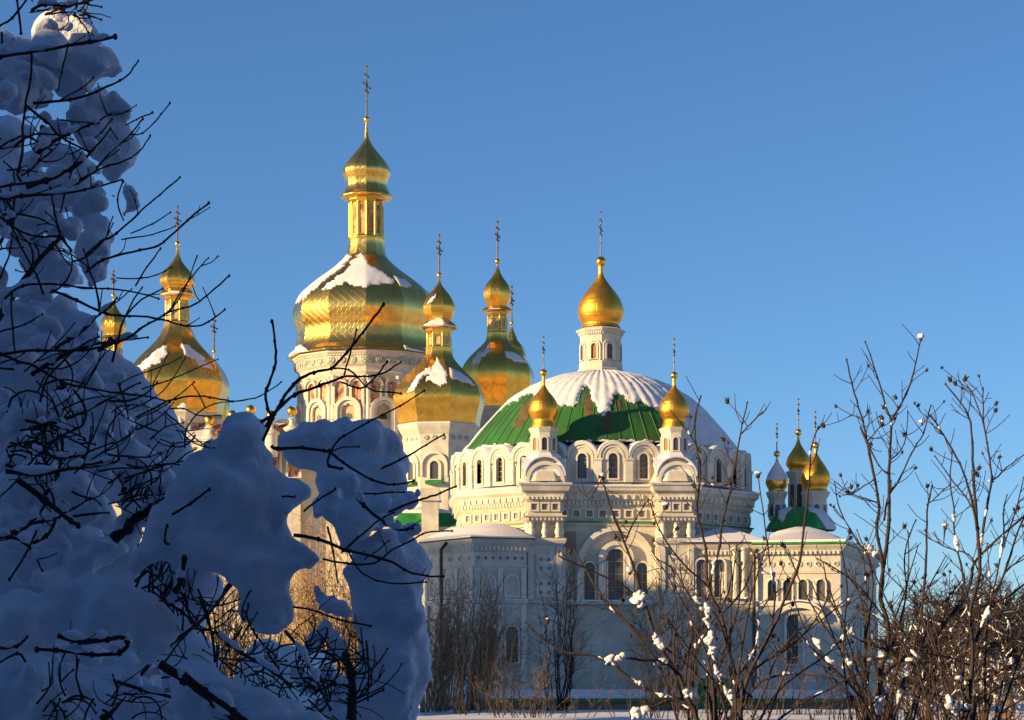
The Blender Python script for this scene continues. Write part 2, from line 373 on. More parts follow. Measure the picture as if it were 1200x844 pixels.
# ------------------------------------------------------------------ cathedral with gilded domes
EXP = lambda p: p
def gilded_tower(parent, base, cx, Y, n, rot, cross_top, ball, up, neck, low, drum, snow=(), name='gilded_dome', label=None, neck_cols=True, upsnow=(), mat_='gold_big', turn=R(77)):
    """one onion dome stack: low = lower onion profile, neck = (y0,y1,hw) lantern drum, up = upper onion. parent: the cathedral"""
    k = Y/FPX; gx = X(cx, Y); O = (gx-base[0], Y-base[1], 0); org = (gx, Y, 0)
    lp = smooth_prof(prof_px(low, Y), 4); f = 1/math.cos(PI/n)**.5
    lp = [(r*f, z) for r, z in lp]
    mb = MB(); mb.lathe(lp, n, rot, None, n*4, .75/k*.085)
    d = mb.build(name, mat_, parent, True, 22, loc=O, label=label)
    for poly in snow:
        pm = patch(lp, n, rot, org, lambda a, s, px, py: inpoly(px, py, poly), -PI/2, PI/2, 90, 0, len(lp)-1.001, 90, .11)
        if pm.f: pm.build('snow_patch', 'snow_roof', d, True, 60, kind='stuff')
    y0, y1, hw = neck
    if hw:
        z0, z1 = Z(y1, Y), Z(y0, Y); r = hw*k
        t = MB(); t.lathe([(r*1.12, z0-.05), (r*1.12, z0+.12), (r, z0+.2), (r*.93, z0+.25), (r*.93, z1-.5), (r, z1-.4), (r*1.1, z1-.2), (r*1.1, z1)], n, rot)
        ln = t.build('lantern_drum', 'gold_plain', parent, False, loc=O)
        for j in range(n):
            a = rot+PI/n+2*PI*j/n
            if math.cos(a) < -.3: continue
            ap = r*.93*math.cos(PI/n); wd = 2*r*.93*math.sin(PI/n)
            q = MB(); q.archplate(wd*.6, z0+.4, z1-.75-wd*.3, -.03, .01, FR(a, ap)); q.build('painted_niche', 'fresco' if n > 8 else 'cream', ln)
            q = MB(); q.ring(wd*.8, z0+.3, z1-.75-wd*.3, wd*.6, z0+.4, z1-.75-wd*.3, -.1, .01, FR(a, ap)); q.build('niche_frame', 'gold_plain', ln)
            b = rot+2*PI*j/n; x, y = pl(b, r*.97)
            q = MB(); q.tube([(x, y, z0+.2), (x, y, z1-.4)], r*.07, 8); q.build('column', 'gold_plain', ln, True)
    up_ = smooth_prof(prof_px(up, Y), 4); up_ = [(rr*f, z) for rr, z in up_]
    mb = MB(); mb.lathe(up_, n, rot, None, n*2, .75/k*.085)
    u = mb.build('upper_onion', mat_, parent, True, 22, loc=O)
    for poly in upsnow:
        pm = patch(up_, n, rot, org, lambda a, s, px, py: inpoly(px, py, poly), -PI/2, PI/2, 60, 0, len(up_)-1.001, 60, .07, .8)
        if pm.f: pm.build('snow_patch', 'snow_roof', u, True, 60, kind='stuff')
    by, br = ball; mb = MB(); mb.ball((0, 0, Z(by, Y)), br*k, None, 16, 10); mb.build('orb', 'gold_plain', u, True)
    cross_mb(Z(by-br, Y), Z(cross_top, Y), Z(cross_top, Y)-Z(by, Y), turn, .75*k).build('cross', 'gold_dark', u, True)
    return d, O, k

CB = (X(430, 230), 230, 0)
cath = thing('cathedral', 'ornate cream cathedral with tall faceted gilded onion domes half hidden behind the snowy tree', 'cathedral', CB)
# main dome
MAIN_LOW = [(281, 21), (288, 20.5), (300, 23), (305, 26.5), (314, 36), (323, 48), (332, 60), (344.7, 74), (357, 81.5), (369, 84.5), (381.7, 82.5), (390, 80), (400, 80), (406, 81), (412, 84), (418, 90), (421, 91.5)]
R12 = R(3)
gd, O, k = gilded_tower(cath, CB, 429.6, 230, 12, R12, 78, (140, 3.6),
    [(143, 1.2), (150, 1.7), (163, 3.2), (172, 8), (181, 15), (190, 22.5), (198, 27), (203, 27.8), (208, 26.2), (211, 24.8), (216, 23.8), (220, 24), (226, 26.5), (230.5, 30), (233, 29), (234, 22)],
    (234, 281, 20.5), MAIN_LOW, None,
    snow=([(424, 297), (434, 312), (440, 314), (446, 318), (463, 330), (455, 333), (437, 333), (425, 336), (415, 334), (404, 330), (392, 337), (378, 340), (392, 328), (405, 318), (412, 306)],
          [(412, 300), (402, 312), (388, 322), (375, 332), (352, 352), (343, 360), (340, 350), (370, 322), (400, 300)],
          [(462, 324), (478, 330), (484, 337), (470, 335)],
          [(336, 422), (352, 404), (362, 412), (372, 412), (352, 418), (344, 426)], [(437, 413), (452, 410), (468, 410), (484, 416), (470, 416)], [(473, 404), (484, 409), (510, 416), (510, 422), (480, 418)]),
    label='largest gilded dome, twelve sided, streaked with snow')
Ym = 230; k = Ym/FPX
def zc(y): return Z(y, Ym)
dm = MB(); dm.lathe([(80*k, 18), (80*k, zc(500)), (78*k, zc(499)), (78*k, zc(452)), (80*k, zc(450)), (82*k, zc(446)), (80*k, zc(444)), (80*k, zc(440)), (83.5*k, zc(437)), (83.5*k, zc(428)), (88*k, zc(424)), (88*k, zc(421.6)), (60*k, zc(421.2))], 12, R12)
drum = dm.build('drum', 'plaster', cath, False, loc=O, label='tall pale drum with painted niches under the largest dome')
M['faded_fresco'] = mat('faded_fresco', (.60, .50, .36), .85, 0, 2.4, .4, .1, col2=(.34, .20, .13), detail=8)
q = MB(); q.lathe([(78.6*k, zc(451)), (78.7*k, zc(483)), (78.3*k, zc(484)), (78.2*k, zc(484.2))][::-1], 12, R12, cap=False); q.build('painted_band', 'faded_fresco', drum)
q = MB(); q.lathe([(83.7*k, zc(429.4)), (83.75*k, zc(436.0))][::-1], 12, R12, cap=False); q.build('painted_frieze', 'faded_fresco', drum)
apn = math.cos(PI/12)
for j in range(12):
    a = R12+PI/12+2*PI*j/12
    if math.cos(a) < -.25: continue
    F = FR(a, 78*k*apn); wd = 2*78*k*math.sin(PI/12)
    q = MB()
    for i in range(12):
        x = (i-5.5)*wd*1.02/12; q.box(x-.07, x+.07, -.62, -.3, zc(427.4), zc(424.6), F)
    q.build('dentils', 'trim', drum, kind='stuff')
    for i in range(4):
        Fm = FR(a, 83.5*k*apn); x = (i-1.5)*1.08
        q = MB()
        ring = []
        T = Fm @ Matrix.Translation((x, 0, zc(432.5))) @ Matrix.Rotation(R(90), 4, 'X')
        q.lathe([(.34, -.01), (.34, .1), (.26, .13), (.18, .09), (.1, .15), (.02, .16)], 12, 0, T); q.build('medallion', 'medal', drum, True, 40)
    for sx in (-1, 1):
        x = sx*wd*.25; w_ = wd*.36
        q = MB(); q.archplate(w_*.8, zc(482), zc(462), -.1, .01, F, x=x); q.build('saint_painting', 'fresco', drum)
        q = MB(); q.ring(w_*1.1, zc(484), zc(462), w_*.8, zc(482), zc(462), -.32, .01, F, x=x); q.ring(w_*1.25, zc(462), zc(461.5), w_*1.12, zc(462), zc(461.5), -.5, .01, F, x=x); q.build('niche_frame', 'trim', drum)
    q = MB(); q.ring(.42, zc(479), zc(465), .22, zc(478), zc(465), -.2, .01, F); q.archplate(.22, zc(478), zc(465), -.05, .005, F); q.build('slit_window', 'trim', drum)
    # window archivolt
    q = MB(); q.ring(wd*.78, zc(520), zc(490), wd*.58, zc(520), zc(490), -.55, .01, F, n=14); q.ring(wd*.56, zc(520), zc(490), wd*.4, zc(520), zc(490), -.35, .01, F, n=14); q.build('window_arch', 'trim', drum)
    q = MB(); q.archplate(wd*.4, zc(520), zc(490), -.05, .01, F, n=14); q.build('saint_painting', 'cream', drum)
    q = MB(); q.archplate(wd*.2, zc(520), zc(497), -.09, -.06, F, n=14); q.build('pane', 'glass', drum)
    b = R12+2*PI*j/12
    for dx in (-.09, .09):
        x, y = pl(b+dx*.35, 79*k*1.0)
        q = MB(); q.tube([(x, y, zc(500)), (x, y, zc(484)), (x, y, zc(483)), (x, y, zc(455)), (x, y, zc(453)), (x, y, zc(450))], [.26, .26, .2, .18, .3, .34], 8); q.build('column', 'trim', drum, True, 50)
# front right dome stack (A2)
R8 = R(16)
UPB = lambda c: c
gilded_tower(cath, CB, 514.8, 214, 8, R8, 276, (322.5, 3.1),
    [(326, 1.1), (330, 1.6), (334, 3), (338.5, 6.3), (344, 11), (350, 15), (358.6, 18.6), (364, 18.4), (370, 16.6), (374, 14.5), (376, 13), (377.5, 15), (380, 18), (383, 21.5), (385.5, 20), (386.5, 15)],
    (386, 410, 14.8), [(408, 16), (413, 15.6), (418.6, 17), (424, 20.5), (431, 27), (437, 33), (446, 42), (455.6, 49), (463, 52), (469, 53), (476, 52), (483, 50), (490, 48.5), (497, 47.5), (499, 47)], None,
    snow=([(513, 419), (519, 430), (524, 440), (522, 448), (514, 452), (505, 446), (498, 446), (506, 434)], [(505, 430), (496, 434), (482, 450), (478, 462), (483, 458), (497, 441), (508, 436)],
          [(527, 431), (540, 437), (552, 446), (556, 452), (544, 448), (528, 442)]),
    upsnow=([(497, 382), (505, 376), (512, 373), (518, 374), (524, 380), (532, 384)],[(500, 358), (505, 350), (512, 344), (508, 352)]),
    mat_='gold_reflect_tint', label='gilded dome nearest the white refectory dome, with snow tongues')
Ya = 214; ka = Ya/FPX; O2 = (X(514.8, Ya)-CB[0], Ya-CB[1], 0)
za = lambda y: Z(y, Ya)
q = MB(); q.lathe([(43*ka, 12), (43*ka, za(524)), (44*ka, za(520)), (44*ka, za(513)), (46*ka, za(510)), (49*ka, za(505)), (50*ka, za(502)), (50*ka, za(501)), (40*ka, za(499.5))], 8, R8)
tw = q.build('drum', 'plaster', cath, loc=O2, label='pale drum with one arched window under the gilded dome beside the refectory')
q = MB(); q.lathe([(50.5*ka, za(501.2)), (50.2*ka, za(500)), (45*ka, za(497)), (44*ka, za(496))], 8, R8); q.build('snow_ledge', 'snow_roof', tw)
for j in range(8):
    a = R8+PI/8+2*PI*j/8
    if math.cos(a) < -.2: continue
    F = FR(a, 43*ka*math.cos(PI/8)); wd = 2*43*ka*math.sin(PI/8)
    F2 = FR(a, 44*ka*math.cos(PI/8))
    for i in range(3):
        q = MB(); T = F2 @ Matrix.Translation(((i-1)*.75, 0, za(516.7))) @ Matrix.Rotation(R(90), 4, 'X')
        q.lathe([(.22, -.01), (.22, .09), (.15, .11), (.1, .07), (.02, .1)], 10, 0, T); q.build('medallion', 'medal', tw, True, 40)
    q = MB(); q.ring(wd*.95, za(562), za(549), wd*.82, za(562), za(549), -.22, .01, F, n=14); q.build('blind_arch', 'trim', tw)
    q = MB(); q.ring(wd*.5, za(566), za(550), wd*.3, za(565), za(549), -.16, .01, F, n=12)
    wn = q.build('window', 'trim', tw)
    q = MB(); q.archplate(wd*.3, za(565), za(549), -.03, .01, F); q.build('pane', 'glass', wn)
    q = MB(); q.box(-wd*.3, wd*.3, -.6, .01, za(571), za(567), F); q.build('sill', 'green', wn)
    q = MB(); q.ring(wd*1.0, za(590), za(590)+.01, wd*.9, za(590), za(590)+.01, -.3, .01, F, rise=.01, risei=.005)
# rear right dome stack (A3) and the small one behind it (A4)
gilded_tower(cath, CB, 583, 240, 8, R(14), 260, (306.5, 3.2),
    [(310, 1.1), (314, 1.7), (323, 5.2), (329, 9.5), (335.5, 13.8), (342, 15.9), (349, 15.6), (357, 13), (360, 12), (362, 15), (364.7, 18.4), (366, 17), (367, 12)],
    (366, 392, 12), [(391, 12.6), (397, 13), (403, 16), (412, 25), (421.7, 34), (431, 40), (440, 42.6), (450, 42), (460, 40), (470, 38.5), (480, 38)], None,
    snow=([(574, 403), (570, 407), (557, 420), (552, 427), (560, 425), (574, 410)], [(591, 412), (604, 414), (617, 424), (606, 424), (592, 418)]),
    upsnow=([(570, 364), (575, 361), (585, 361), (590, 364), (583, 367)],), mat_='gold_reflect_tint', label='gilded dome behind the gap between two nearer domes')
O3 = (X(583, 240)-CB[0], 10, 0); z3 = lambda y: Z(y, 240); k3 = 240/FPX
q = MB(); q.lathe([(36*k3, 15), (36*k3, z3(486)), (40*k3, z3(483)), (40*k3, z3(480.5)), (30*k3, z3(480))], 8, R(14)); q.build('drum', 'plaster', cath, loc=O3)
gilded_tower(cath, CB, 599.6, 275, 8, R(10), 336, (378.8, 2.5),
    [(381, .9), (384, 1.2), (390, 3.5), (396, 6), (401, 8), (405, 7.5), (408, 6), (410, 9), (411, 8)], (411, 412, 0),
    [(399, 7), (406, 13), (412, 15), (419, 17), (426, 16), (430, 15)], None, mat_='gold_reflect_tint', label='small far gilded cupola peeking behind a larger one')
# far left dome stack (A1), its smaller companion (A0)
gilded_tower(cath, CB, 208, 226, 8, R(19), 242, (286, 3.2),
    [(289, 1.2), (297.5, 2.2), (303, 4), (308, 6.5), (314, 11.5), (319, 15.8), (326, 19.6), (331, 20), (335, 18.6), (338, 16), (340, 16), (343, 18.5), (345.5, 20.5), (348, 19), (349, 14)],
    (348, 380, 14), [(379, 15), (386, 16.5), (397, 22), (408, 31), (418, 41), (429, 50), (440, 56.5), (450, 59.5), (458, 58.5), (466, 56), (475, 53.5), (483, 52), (486, 51)], None,
    snow=([(194, 404), (184, 412), (166, 426), (158, 434), (168, 434), (186, 425), (196, 414)], [(213, 404), (222, 406), (240, 420), (236, 424), (216, 416)], [(228, 420), (242, 424), (250, 433), (232, 428)],
          [(208, 478), (216, 472), (220, 480), (214, 486)]),
    upsnow=([(190, 345), (198, 341), (210, 341), (220, 346), (205, 349)],), mat_='gold_reflect_tint', label='gilded dome at left behind the twigs of the snowy tree')
O4 = (X(208, 226)-CB[0], -4, 0); z4 = lambda y: Z(y, 226); k4 = 226/FPX
q = MB(); q.lathe([(44*k4, 15), (44*k4, z4(500)), (49*k4, z4(492)), (53*k4, z4(488)), (53*k4, z4(486)), (40*k4, z4(485))], 8, R(19)); d4 = q.build('drum', 'plaster', cath, loc=O4)
for j in range(8):
    a = R(19)+PI/8+2*PI*j/8
    if math.cos(a) < 0: continue
    q = MB(); q.archplate(1.7, z4(525), z4(500), -.06, .01, FR(a, 44*k4*math.cos(PI/8))); q.build('saint_painting', 'fresco', d4)
    q = MB(); q.ring(2.2, z4(526), z4(500), 1.7, z4(525), z4(500), -.3, .01, FR(a, 44*k4*math.cos(PI/8))); q.build('niche_frame', 'trim', d4)
gilded_tower(cath, CB, 133, 250, 8, R(12), 318, (346.6, 2.4),
    [(349, 1), (354, 1.8), (362, 5), (370, 10.5), (378, 14), (386, 14), (393, 11.5), (396, 13), (399, 15), (401, 11)], (401, 424, 10.5),
    [(423, 11), (430, 13), (440, 22), (450, 32), (462, 40), (475, 40), (490, 36)], None, mat_='gold_reflect_tint', label='smaller gilded dome glimpsed at the far left through the tree')
gilded_tower(cath, CB, 250.8, 262, 8, R(12), 368, (412, 2.2),
    [(414, .7), (421, 1.2), (430, 5), (440, 9), (450, 8), (455, 7)], (455, 460, 0), [(455, 8), (465, 16), (480, 18), (495, 16)], None, label='cupola hidden behind the left gilded dome, only its cross showing')
# cathedral body: walls, gables, roofs
def bx(x0, x1, y0, y1, Y0, Y1):
    return (X(x0, Y0)-CB[0], X(x1, Y0)-CB[0], Y0-CB[1], Y1-CB[1], Z(y1, Y0), Z(y0, Y0))
x0, x1, ya, yb, z0, z1 = bx(120, 352, 515, 800, 221, 256)
cpoly = [(x0, ya), (x1, ya), (x1, yb), (x0, yb)]
q = MB(); q.prism(cpoly, [(0, -.1), (0, z1-1.4), (.2, z1-1.3), (.2, z1-.7), (.5, z1-.3), (.5, z1)]); q.build('wall', 'plaster', cath)
q = MB(); q.prism(cpoly, [(.6, z1+.01), (.6, z1+.12), (-3, z1+1.6), (-6, z1+2.0)]); q.build('roof', 'snow_roof', cath)
x0b, x1b, yab, ybb, z0b, z1b = bx(352, 470, 548, 800, 221, 256)
cpoly2 = [(x0b, yab+1), (x1b+9, yab+1), (x1b+9, ybb), (x0b, ybb)]
q = MB(); q.prism(cpoly2, [(0, -.1), (0, z1b-1.0), (.3, z1b-.8), (.5, z1b)]); q.build('wall', 'plaster', cath)
q = MB(); q.prism(cpoly2, [(.6, z1b+.01), (.6, z1b+.12), (-3, z1b+1.6)]); q.build('roof', 'snow_roof', cath)
# gable with gilded finials
for i, (gx, gy, yy) in enumerate(((245.8, 493, 219.5), (272.6, 487, 219), (293.8, 480.7, 219), (318, 487, 219), (342, 482, 219))):
    T = Matrix.Translation((X(gx, yy)-CB[0], yy-CB[1], 0)); kk = yy/FPX; zz = Z(gy, yy)
    q = MB(); q.lathe([(.62, Z(535, yy)), (.62, zz-1.9), (.8, zz-1.8), (.8, zz-1.6), (.3, zz-1.3), (.22, zz-.9), (.4, zz-.75), (.15, zz-.6)], 10, 0, T); pd = q.build('gable_pinnacle', 'trim', cath, True, 40)
    q = MB(); q.ball((0, 0, zz), .5, T, 14, 8); q.build('gilded_ball', 'gold_plain', pd, True)
for i in range(9):
    gx = 160+i*23; yy = 220.6
    F = Matrix.Translation((X(gx, yy)-CB[0], yy-CB[1]+.35, 0))
    q = MB(); q.ring(1.5, Z(560, yy), Z(530, yy), 1.05, Z(559, yy), Z(530, yy), -.3, .01, F); fr = q.build('niche_frame', 'trim', cath)
    q = MB(); q.archplate(1.05, Z(559, yy), Z(530, yy), -.05, .01, F); q.build('saint_painting', 'fresco', fr)
for i, (gx, top) in enumerate(((258, 505), (306, 498), (334, 505))):
    yy = 220.2; F = Matrix.Translation((X(gx, yy)-CB[0], yy-CB[1], 0))
    q = MB(); q.ring(3.4, Z(530, yy), Z(512, yy), 2.4, Z(529, yy), Z(512, yy), -.3, .4, F, n=14); gb = q.build('baroque_gable', 'trim', cath)
    q = MB(); q.archplate(2.4, Z(529, yy), Z(512, yy), -.05, .35, F, n=14); q.build('painted_panel', 'fresco', gb)
# corner chapel skirt of green roofs beside the refectory
YS = 205
xa, xb = X(462, YS)-CB[0], X(534, YS)-CB[0]
cp = [(xa, YS-CB[1]), (xb, YS-CB[1]), (xb, YS-CB[1]+16), (xa, YS-CB[1]+16)]
zr = Z(618, YS)
q = MB(); q.prism(cp, [(0, -.1), (0, zr-.7), (.2, zr-.6), (.4, zr)]); q.build('wall', 'plaster', cath)
q = MB(); q.prism(cp, [(.5, zr+.01), (.5, zr+.1), (-.6, Z(600, YS))]); gr = q.build('roof', 'green', cath, label='green lean-to roof below the gilded dome')
q = MB(); q.prism(cp, [(-.5, Z(603, YS)), (-.62, Z(600, YS)+.18), (-2.2, Z(592, YS))]); q.build('snow', 'snow_roof', gr, True, 30)
xm = X(504, YS-.8)-CB[0]
q = MB(); q.box(xm-.75, xm+.75, YS-CB[1]-1.0, YS-CB[1]+.9, 10, Z(588, YS)); q.box(xm-.95, xm+.95, YS-CB[1]-1.2, YS-CB[1]+1.0, Z(588, YS), Z(586, YS)); q.box(xm-.85, xm+.85, YS-CB[1]-1.1, YS-CB[1]+1.0, Z(586, YS)+.001, Z(573, YS)); q.build('pylon', 'plaster', cath, label='square white pylon between green roofs')
# ------------------------------------------------------------------ refectory church
RC = (X(704, 160), 160, 0)
ref = thing('refectory_church', 'white church with broad low snow covered dome, green paint showing, ringed by arched windows', 'church', RC)
Yr = 160; kr = Yr/FPX; zr_ = lambda y: Z(y, Yr)
TW = R(3.5)
# body octagon with stepped cornices
z5 = lambda y: Z(y, 150)
RB = 10.55
q = MB(); q.lathe([(RB+.25, -.1), (RB+.25, 1.6), (RB, 1.75), (RB, 6.7), (RB+.14, 6.76), (RB+.14, 6.98), (RB, 7.0), (RB, 11.85), (RB+.12, 11.9), (RB+.2, 12.1), (RB+.02, 12.2), (RB+.02, 13.15), (RB+.1, 13.2), (RB+.12, 13.45), (RB+.3, 13.6), (RB+.36, 13.95), (RB+.62, 14.15), (RB+.66, 14.4), (RB-.4, 14.45)], 8, R(26))
body = q.build('wall', 'plaster', ref)
q = MB(); q.lathe([(RB+.74, 14.405), (RB+.72, 14.5), (RB+.3, 14.64), (10.1, 14.85), (9.7, 14.9)], 8, R(26)); q.build('snow_ledge', 'snow_roof', body, True, 30)
q = MB(); q.lathe([(RB+.3, 12.1), (RB+.3, 12.17), (RB+.02, 12.21)], 8, R(26)); q.build('sheet_metal_flashing', 'green', body)
ap8 = RB*math.cos(PI/8)
sq = MB(); sq.box(-.3, .3, -.13, .0, -.3, -.2); sq.box(-.3, .3, -.13, .0, .2, .3); sq.box(-.3, -.2, -.13, 0, -.2, .2); sq.box(.2, .3, -.13, 0, -.2, .2)
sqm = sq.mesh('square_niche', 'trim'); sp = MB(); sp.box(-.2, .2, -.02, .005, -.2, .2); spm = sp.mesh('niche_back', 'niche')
dn = MB(); dn.box(-.09, .09, -.3, 0, -.12, .12); dnm = dn.mesh('dentil', 'trim')
for fi in range(8):
    a = R(26)+PI/8+2*PI*fi/8-PI/4
    if math.cos(a) < -.2: continue
    wd = 2*RB*math.sin(PI/8)
    for i in range(9):
        x = (i-4)*.86
        Fp = FR(a, ap8) @ Vector((x, 0, 12.68)); o = inst(sqm, 'square_niche', body, Fp, a); inst(spm, 'niche_back', o)
    d_ = MB(); dd = MB()
    for i in range(30):
        x = (i-14.5)*wd/30.5; d_.box(x-.07, x+.07, -.26, 0, 13.28, 13.5, FR(a, ap8))
        if i % 2: dd.box(x-.05, x+.05, -.4, -.1, 13.62, 13.9, FR(a, ap8))
    d_.build('dentils', 'trim', body, kind='stuff'); dd.build('brackets', 'trim', body, kind='stuff')
    # cream frieze strip
    if math.sin(a) < -.3:
        q = MB(); q.box(-wd/2+.05, wd/2-.05, -.06, .02, 13.02, 13.18, FR(a, ap8)); q.box(-wd/2+.05, wd/2-.05, -.05, .02, 12.24, 12.36, FR(a, ap8)); q.build('frieze', 'cream', body)
# front bay: great arch with three windows
F = FR(TW, ap8)
q = MB(); q.ring(5.1, 7.02, 9.3, 4.5, 7.02, 9.3, -.45, .01, F, n=20); q.ring(4.48, 7.02, 9.3, 4.2, 7.02, 9.3, -.25, .01, F, n=20); q.build('great_arch', 'trim', body, True, 30)
q = MB(); q.ring(2.3, 7.02, 9.75, 1.75, 7.02, 9.75, -.38, .01, F, n=16); q.ring(1.74, 7.02, 9.75, 1.3, 7.02, 9.75, -.26, .01, F, n=14); q.build('inner_arch', 'trim', body, True, 30)
for x_ in (-4.1, 2.6):
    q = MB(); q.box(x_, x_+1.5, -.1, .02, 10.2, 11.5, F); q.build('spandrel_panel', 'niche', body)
wc = window_meshes('c', 1.02, 3.55, .2, .1)
wsd = window_meshes('s', .68, 2.45, .2, .12)
for (m_, x, z) in ((wc, 0, 7.05), (wsd, -1.72, 7.05), (wsd, 1.72, 7.05)):
    v = F @ Vector((x, -.012, z)); place_window(m_, body, v.x, v.y, v.z, TW)
q = MB(); q.box(-4.0, 4.0, -.6, -.02, 6.78, 6.96, F); q.build('sill_ledge', 'trim', body)
q = MB(); q.box(-4.0, 4.0, -.66, .0, 6.962, 7.06, F); q.build('snow_on_sill', 'snow_roof', body)
# left and right faces : arched windows lower down
for a in (R(48.5), R(-41.5)):
    for x in (-2.2, 2.2):
        v = FR(a, ap8) @ Vector((x, -.012, 7.3)); place_window(wsd, body, v.x, v.y, v.z, a)
# dome drum: 32 arcaded bays
RD = 10.23; zb, zt = 14.7, 17.33
q = MB(); q.lathe([(RD-.55, 14.3), (RD-.55, 16.9), (RD-.9, 17.2)], 64, 0); dr = q.build('drum', 'plaster', ref, True, 30, label='round arcaded drum of the white dome')
bay_w = 2*PI*RD/32
b = MB(); b.ring(bay_w*.985, zb, zt-bay_w*.46, .6, 14.95, 16.28, -.0, .5, n=12, rise=.93); bm_ = b.mesh('arcade_bay', 'plaster')
b = MB(); b.ring(bay_w*.98, 16.25, zt-bay_w*.46+.0, bay_w*.80, 16.25, zt-bay_w*.46, -.1, .02, n=14, rise=.98, risei=.93); b.ring(bay_w*.72, 15.9, 16.35, bay_w*.62, 15.9, 16.35, -.05, .02, n=12)
arm = b.mesh('archivolt', 'trim')
b = MB(); b.ring(.82, 14.85, 16.28, .6, 14.95, 16.28, -.09, .3, n=10); wfm = b.mesh('window', 'trim')
b = MB(); b.archplate(.6, 14.95, 16.28, .2, .25, n=10); wpm = b.mesh('pane', 'glass')
b = MB()
for kx in (15.3, 15.65, 16.0, 16.3): b.box(-.29, .29, .17, .199, kx-.02, kx+.02)
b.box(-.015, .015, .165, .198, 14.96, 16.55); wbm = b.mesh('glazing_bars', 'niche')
b = MB(); b.box(-.26, .26, -.2, .1, zb, 16.12); b.box(-.32, .32, -.26, .1, 16.121, 16.24); pim = b.mesh('pilaster', 'trim')
b = MB()
n_ = 10
for i in range(n_):
    a0, a1 = PI*i/n_, PI*(i+1)/n_
    w2 = bay_w*.49
    def pp(a, rr, y): return (-rr*w2*math.cos(a), y, zt-bay_w*.46+rr*w2*math.sin(a)*.95)
    vs = [pp(a0, 1.01, -.12), pp(a1, 1.01, -.12), pp(a1, 1.1, -.05), pp(a0, 1.1, -.05), pp(a0, 1.14, .8), pp(a1, 1.14, .8), pp(a0, 1.0, .8), pp(a1, 1.0, .8)]
    b.add(vs, [(0, 1, 2, 3), (3, 2, 5, 4), (0, 3, 4, 6), (1, 7, 5, 2), (0, 6, 7, 1)])
snm = b.mesh('snow_cap', 'snow_roof', True, 50)
pph0 = R(2.3)
for j in range(32):
    a = pph0+2*PI*j/32; x, y = pl(a, RD)
    o = inst(bm_, 'arcade_bay', dr, (x, y, 0), a)
    inst(arm, 'archivolt', o); 
    if math.cos(a) > -.3:
        wo = inst(wfm, 'window', o); 
        inst(wpm, 'pane', o); inst(wbm, 'glazing_bars', o)
    inst(snm, 'snow_cap', o)
    a2 = a+PI/32; x, y = pl(a2, RD*1.0)
    inst(pim, 'pilaster', dr, (x, y, 0), a2)
# the dome itself
DP = [(533, 163), (528, 159.5), (520, 153), (510, 145), (500, 136.5), (490, 127.5), (480, 118), (470, 106), (462, 94), (456, 83), (450, 70), (444, 53), (440, 36), (438, 26)]
dp = [(hw*kr*.985, zr_(y)-.06) for y, hw in DP]
dp = smooth_prof(dp, 3)
q = MB(); q.lathe(dp, 96, 0); dome = q.build('dome', 'dome_green', ref, True, 30, label='broad low dome painted green under its snow')
seam = MB()
for j in range(64):
    a = 2*PI*j/64
    if math.cos(a) < -.1: continue
    pts = [lathe_pt(dp, 96, 0, a, s) for s in range(0, len(dp), 2)]
    seam.tube([p+p.normalized()*.01 for p in pts], .035, 4)
seam.build('standing_seams', 'dome_green', dome, kind='stuff')
green_poly = [(546, 530), (554, 514), (572, 492), (592, 476), (606, 468), (620, 463), (630, 463), (627, 469), (634, 472), (640, 468), (645, 474), (652, 472), (659, 478), (671, 476), (679, 466), (683, 456), (688, 452), (692, 458), (694, 470), (698, 474), (701, 484), (708, 487), (712, 480), (716, 478), (718, 466), (724, 460), (730, 462), (734, 471), (742, 472), (748, 468), (755, 474), (764, 477), (774, 484), (784, 494), (790, 505), (800, 516), (806, 522), (790, 518), (740, 517), (690, 518), (640, 519), (600, 520), (566, 524), (556, 530)]
def isnow(a, s, px, py): return not (math.cos(a) > 0 and inpoly(px, py, green_poly))
sn = patch(dp, 96, 0, RC, isnow, -PI, PI, 384, 0, len(dp)-1.001, 90, .15, 3.2, rib=lambda a, s: (.062 if a < .5 else .035)*(abs(math.cos(a*32))**1.5))
sn.build('snow_cover', 'snow_roof', dome, True, 50, label='ribbed snow over the dome with ragged lower edge')
for poly in ([(683, 476), (687, 458), (692, 464), (696, 482), (694, 490), (686, 488)], [(706, 502), (705, 488), (713, 482), (717, 486), (716, 505)], [(724, 470), (727, 466), (729, 480), (725, 484)], [(606, 488), (612, 476), (626, 466), (634, 467), (622, 480), (617, 492), (610, 500), (600, 502)], [(640, 500), (646, 486), (650, 488), (645, 504)]):
    pm = patch(dp, 96, 0, RC, lambda a, s, px, py: inpoly(px, py, poly), -PI/2, PI/2, 240, 0, len(dp)-1.001, 90, .03, 1.5)
    pm.build('bare_metal_patch', 'rust', dome, True, 40)
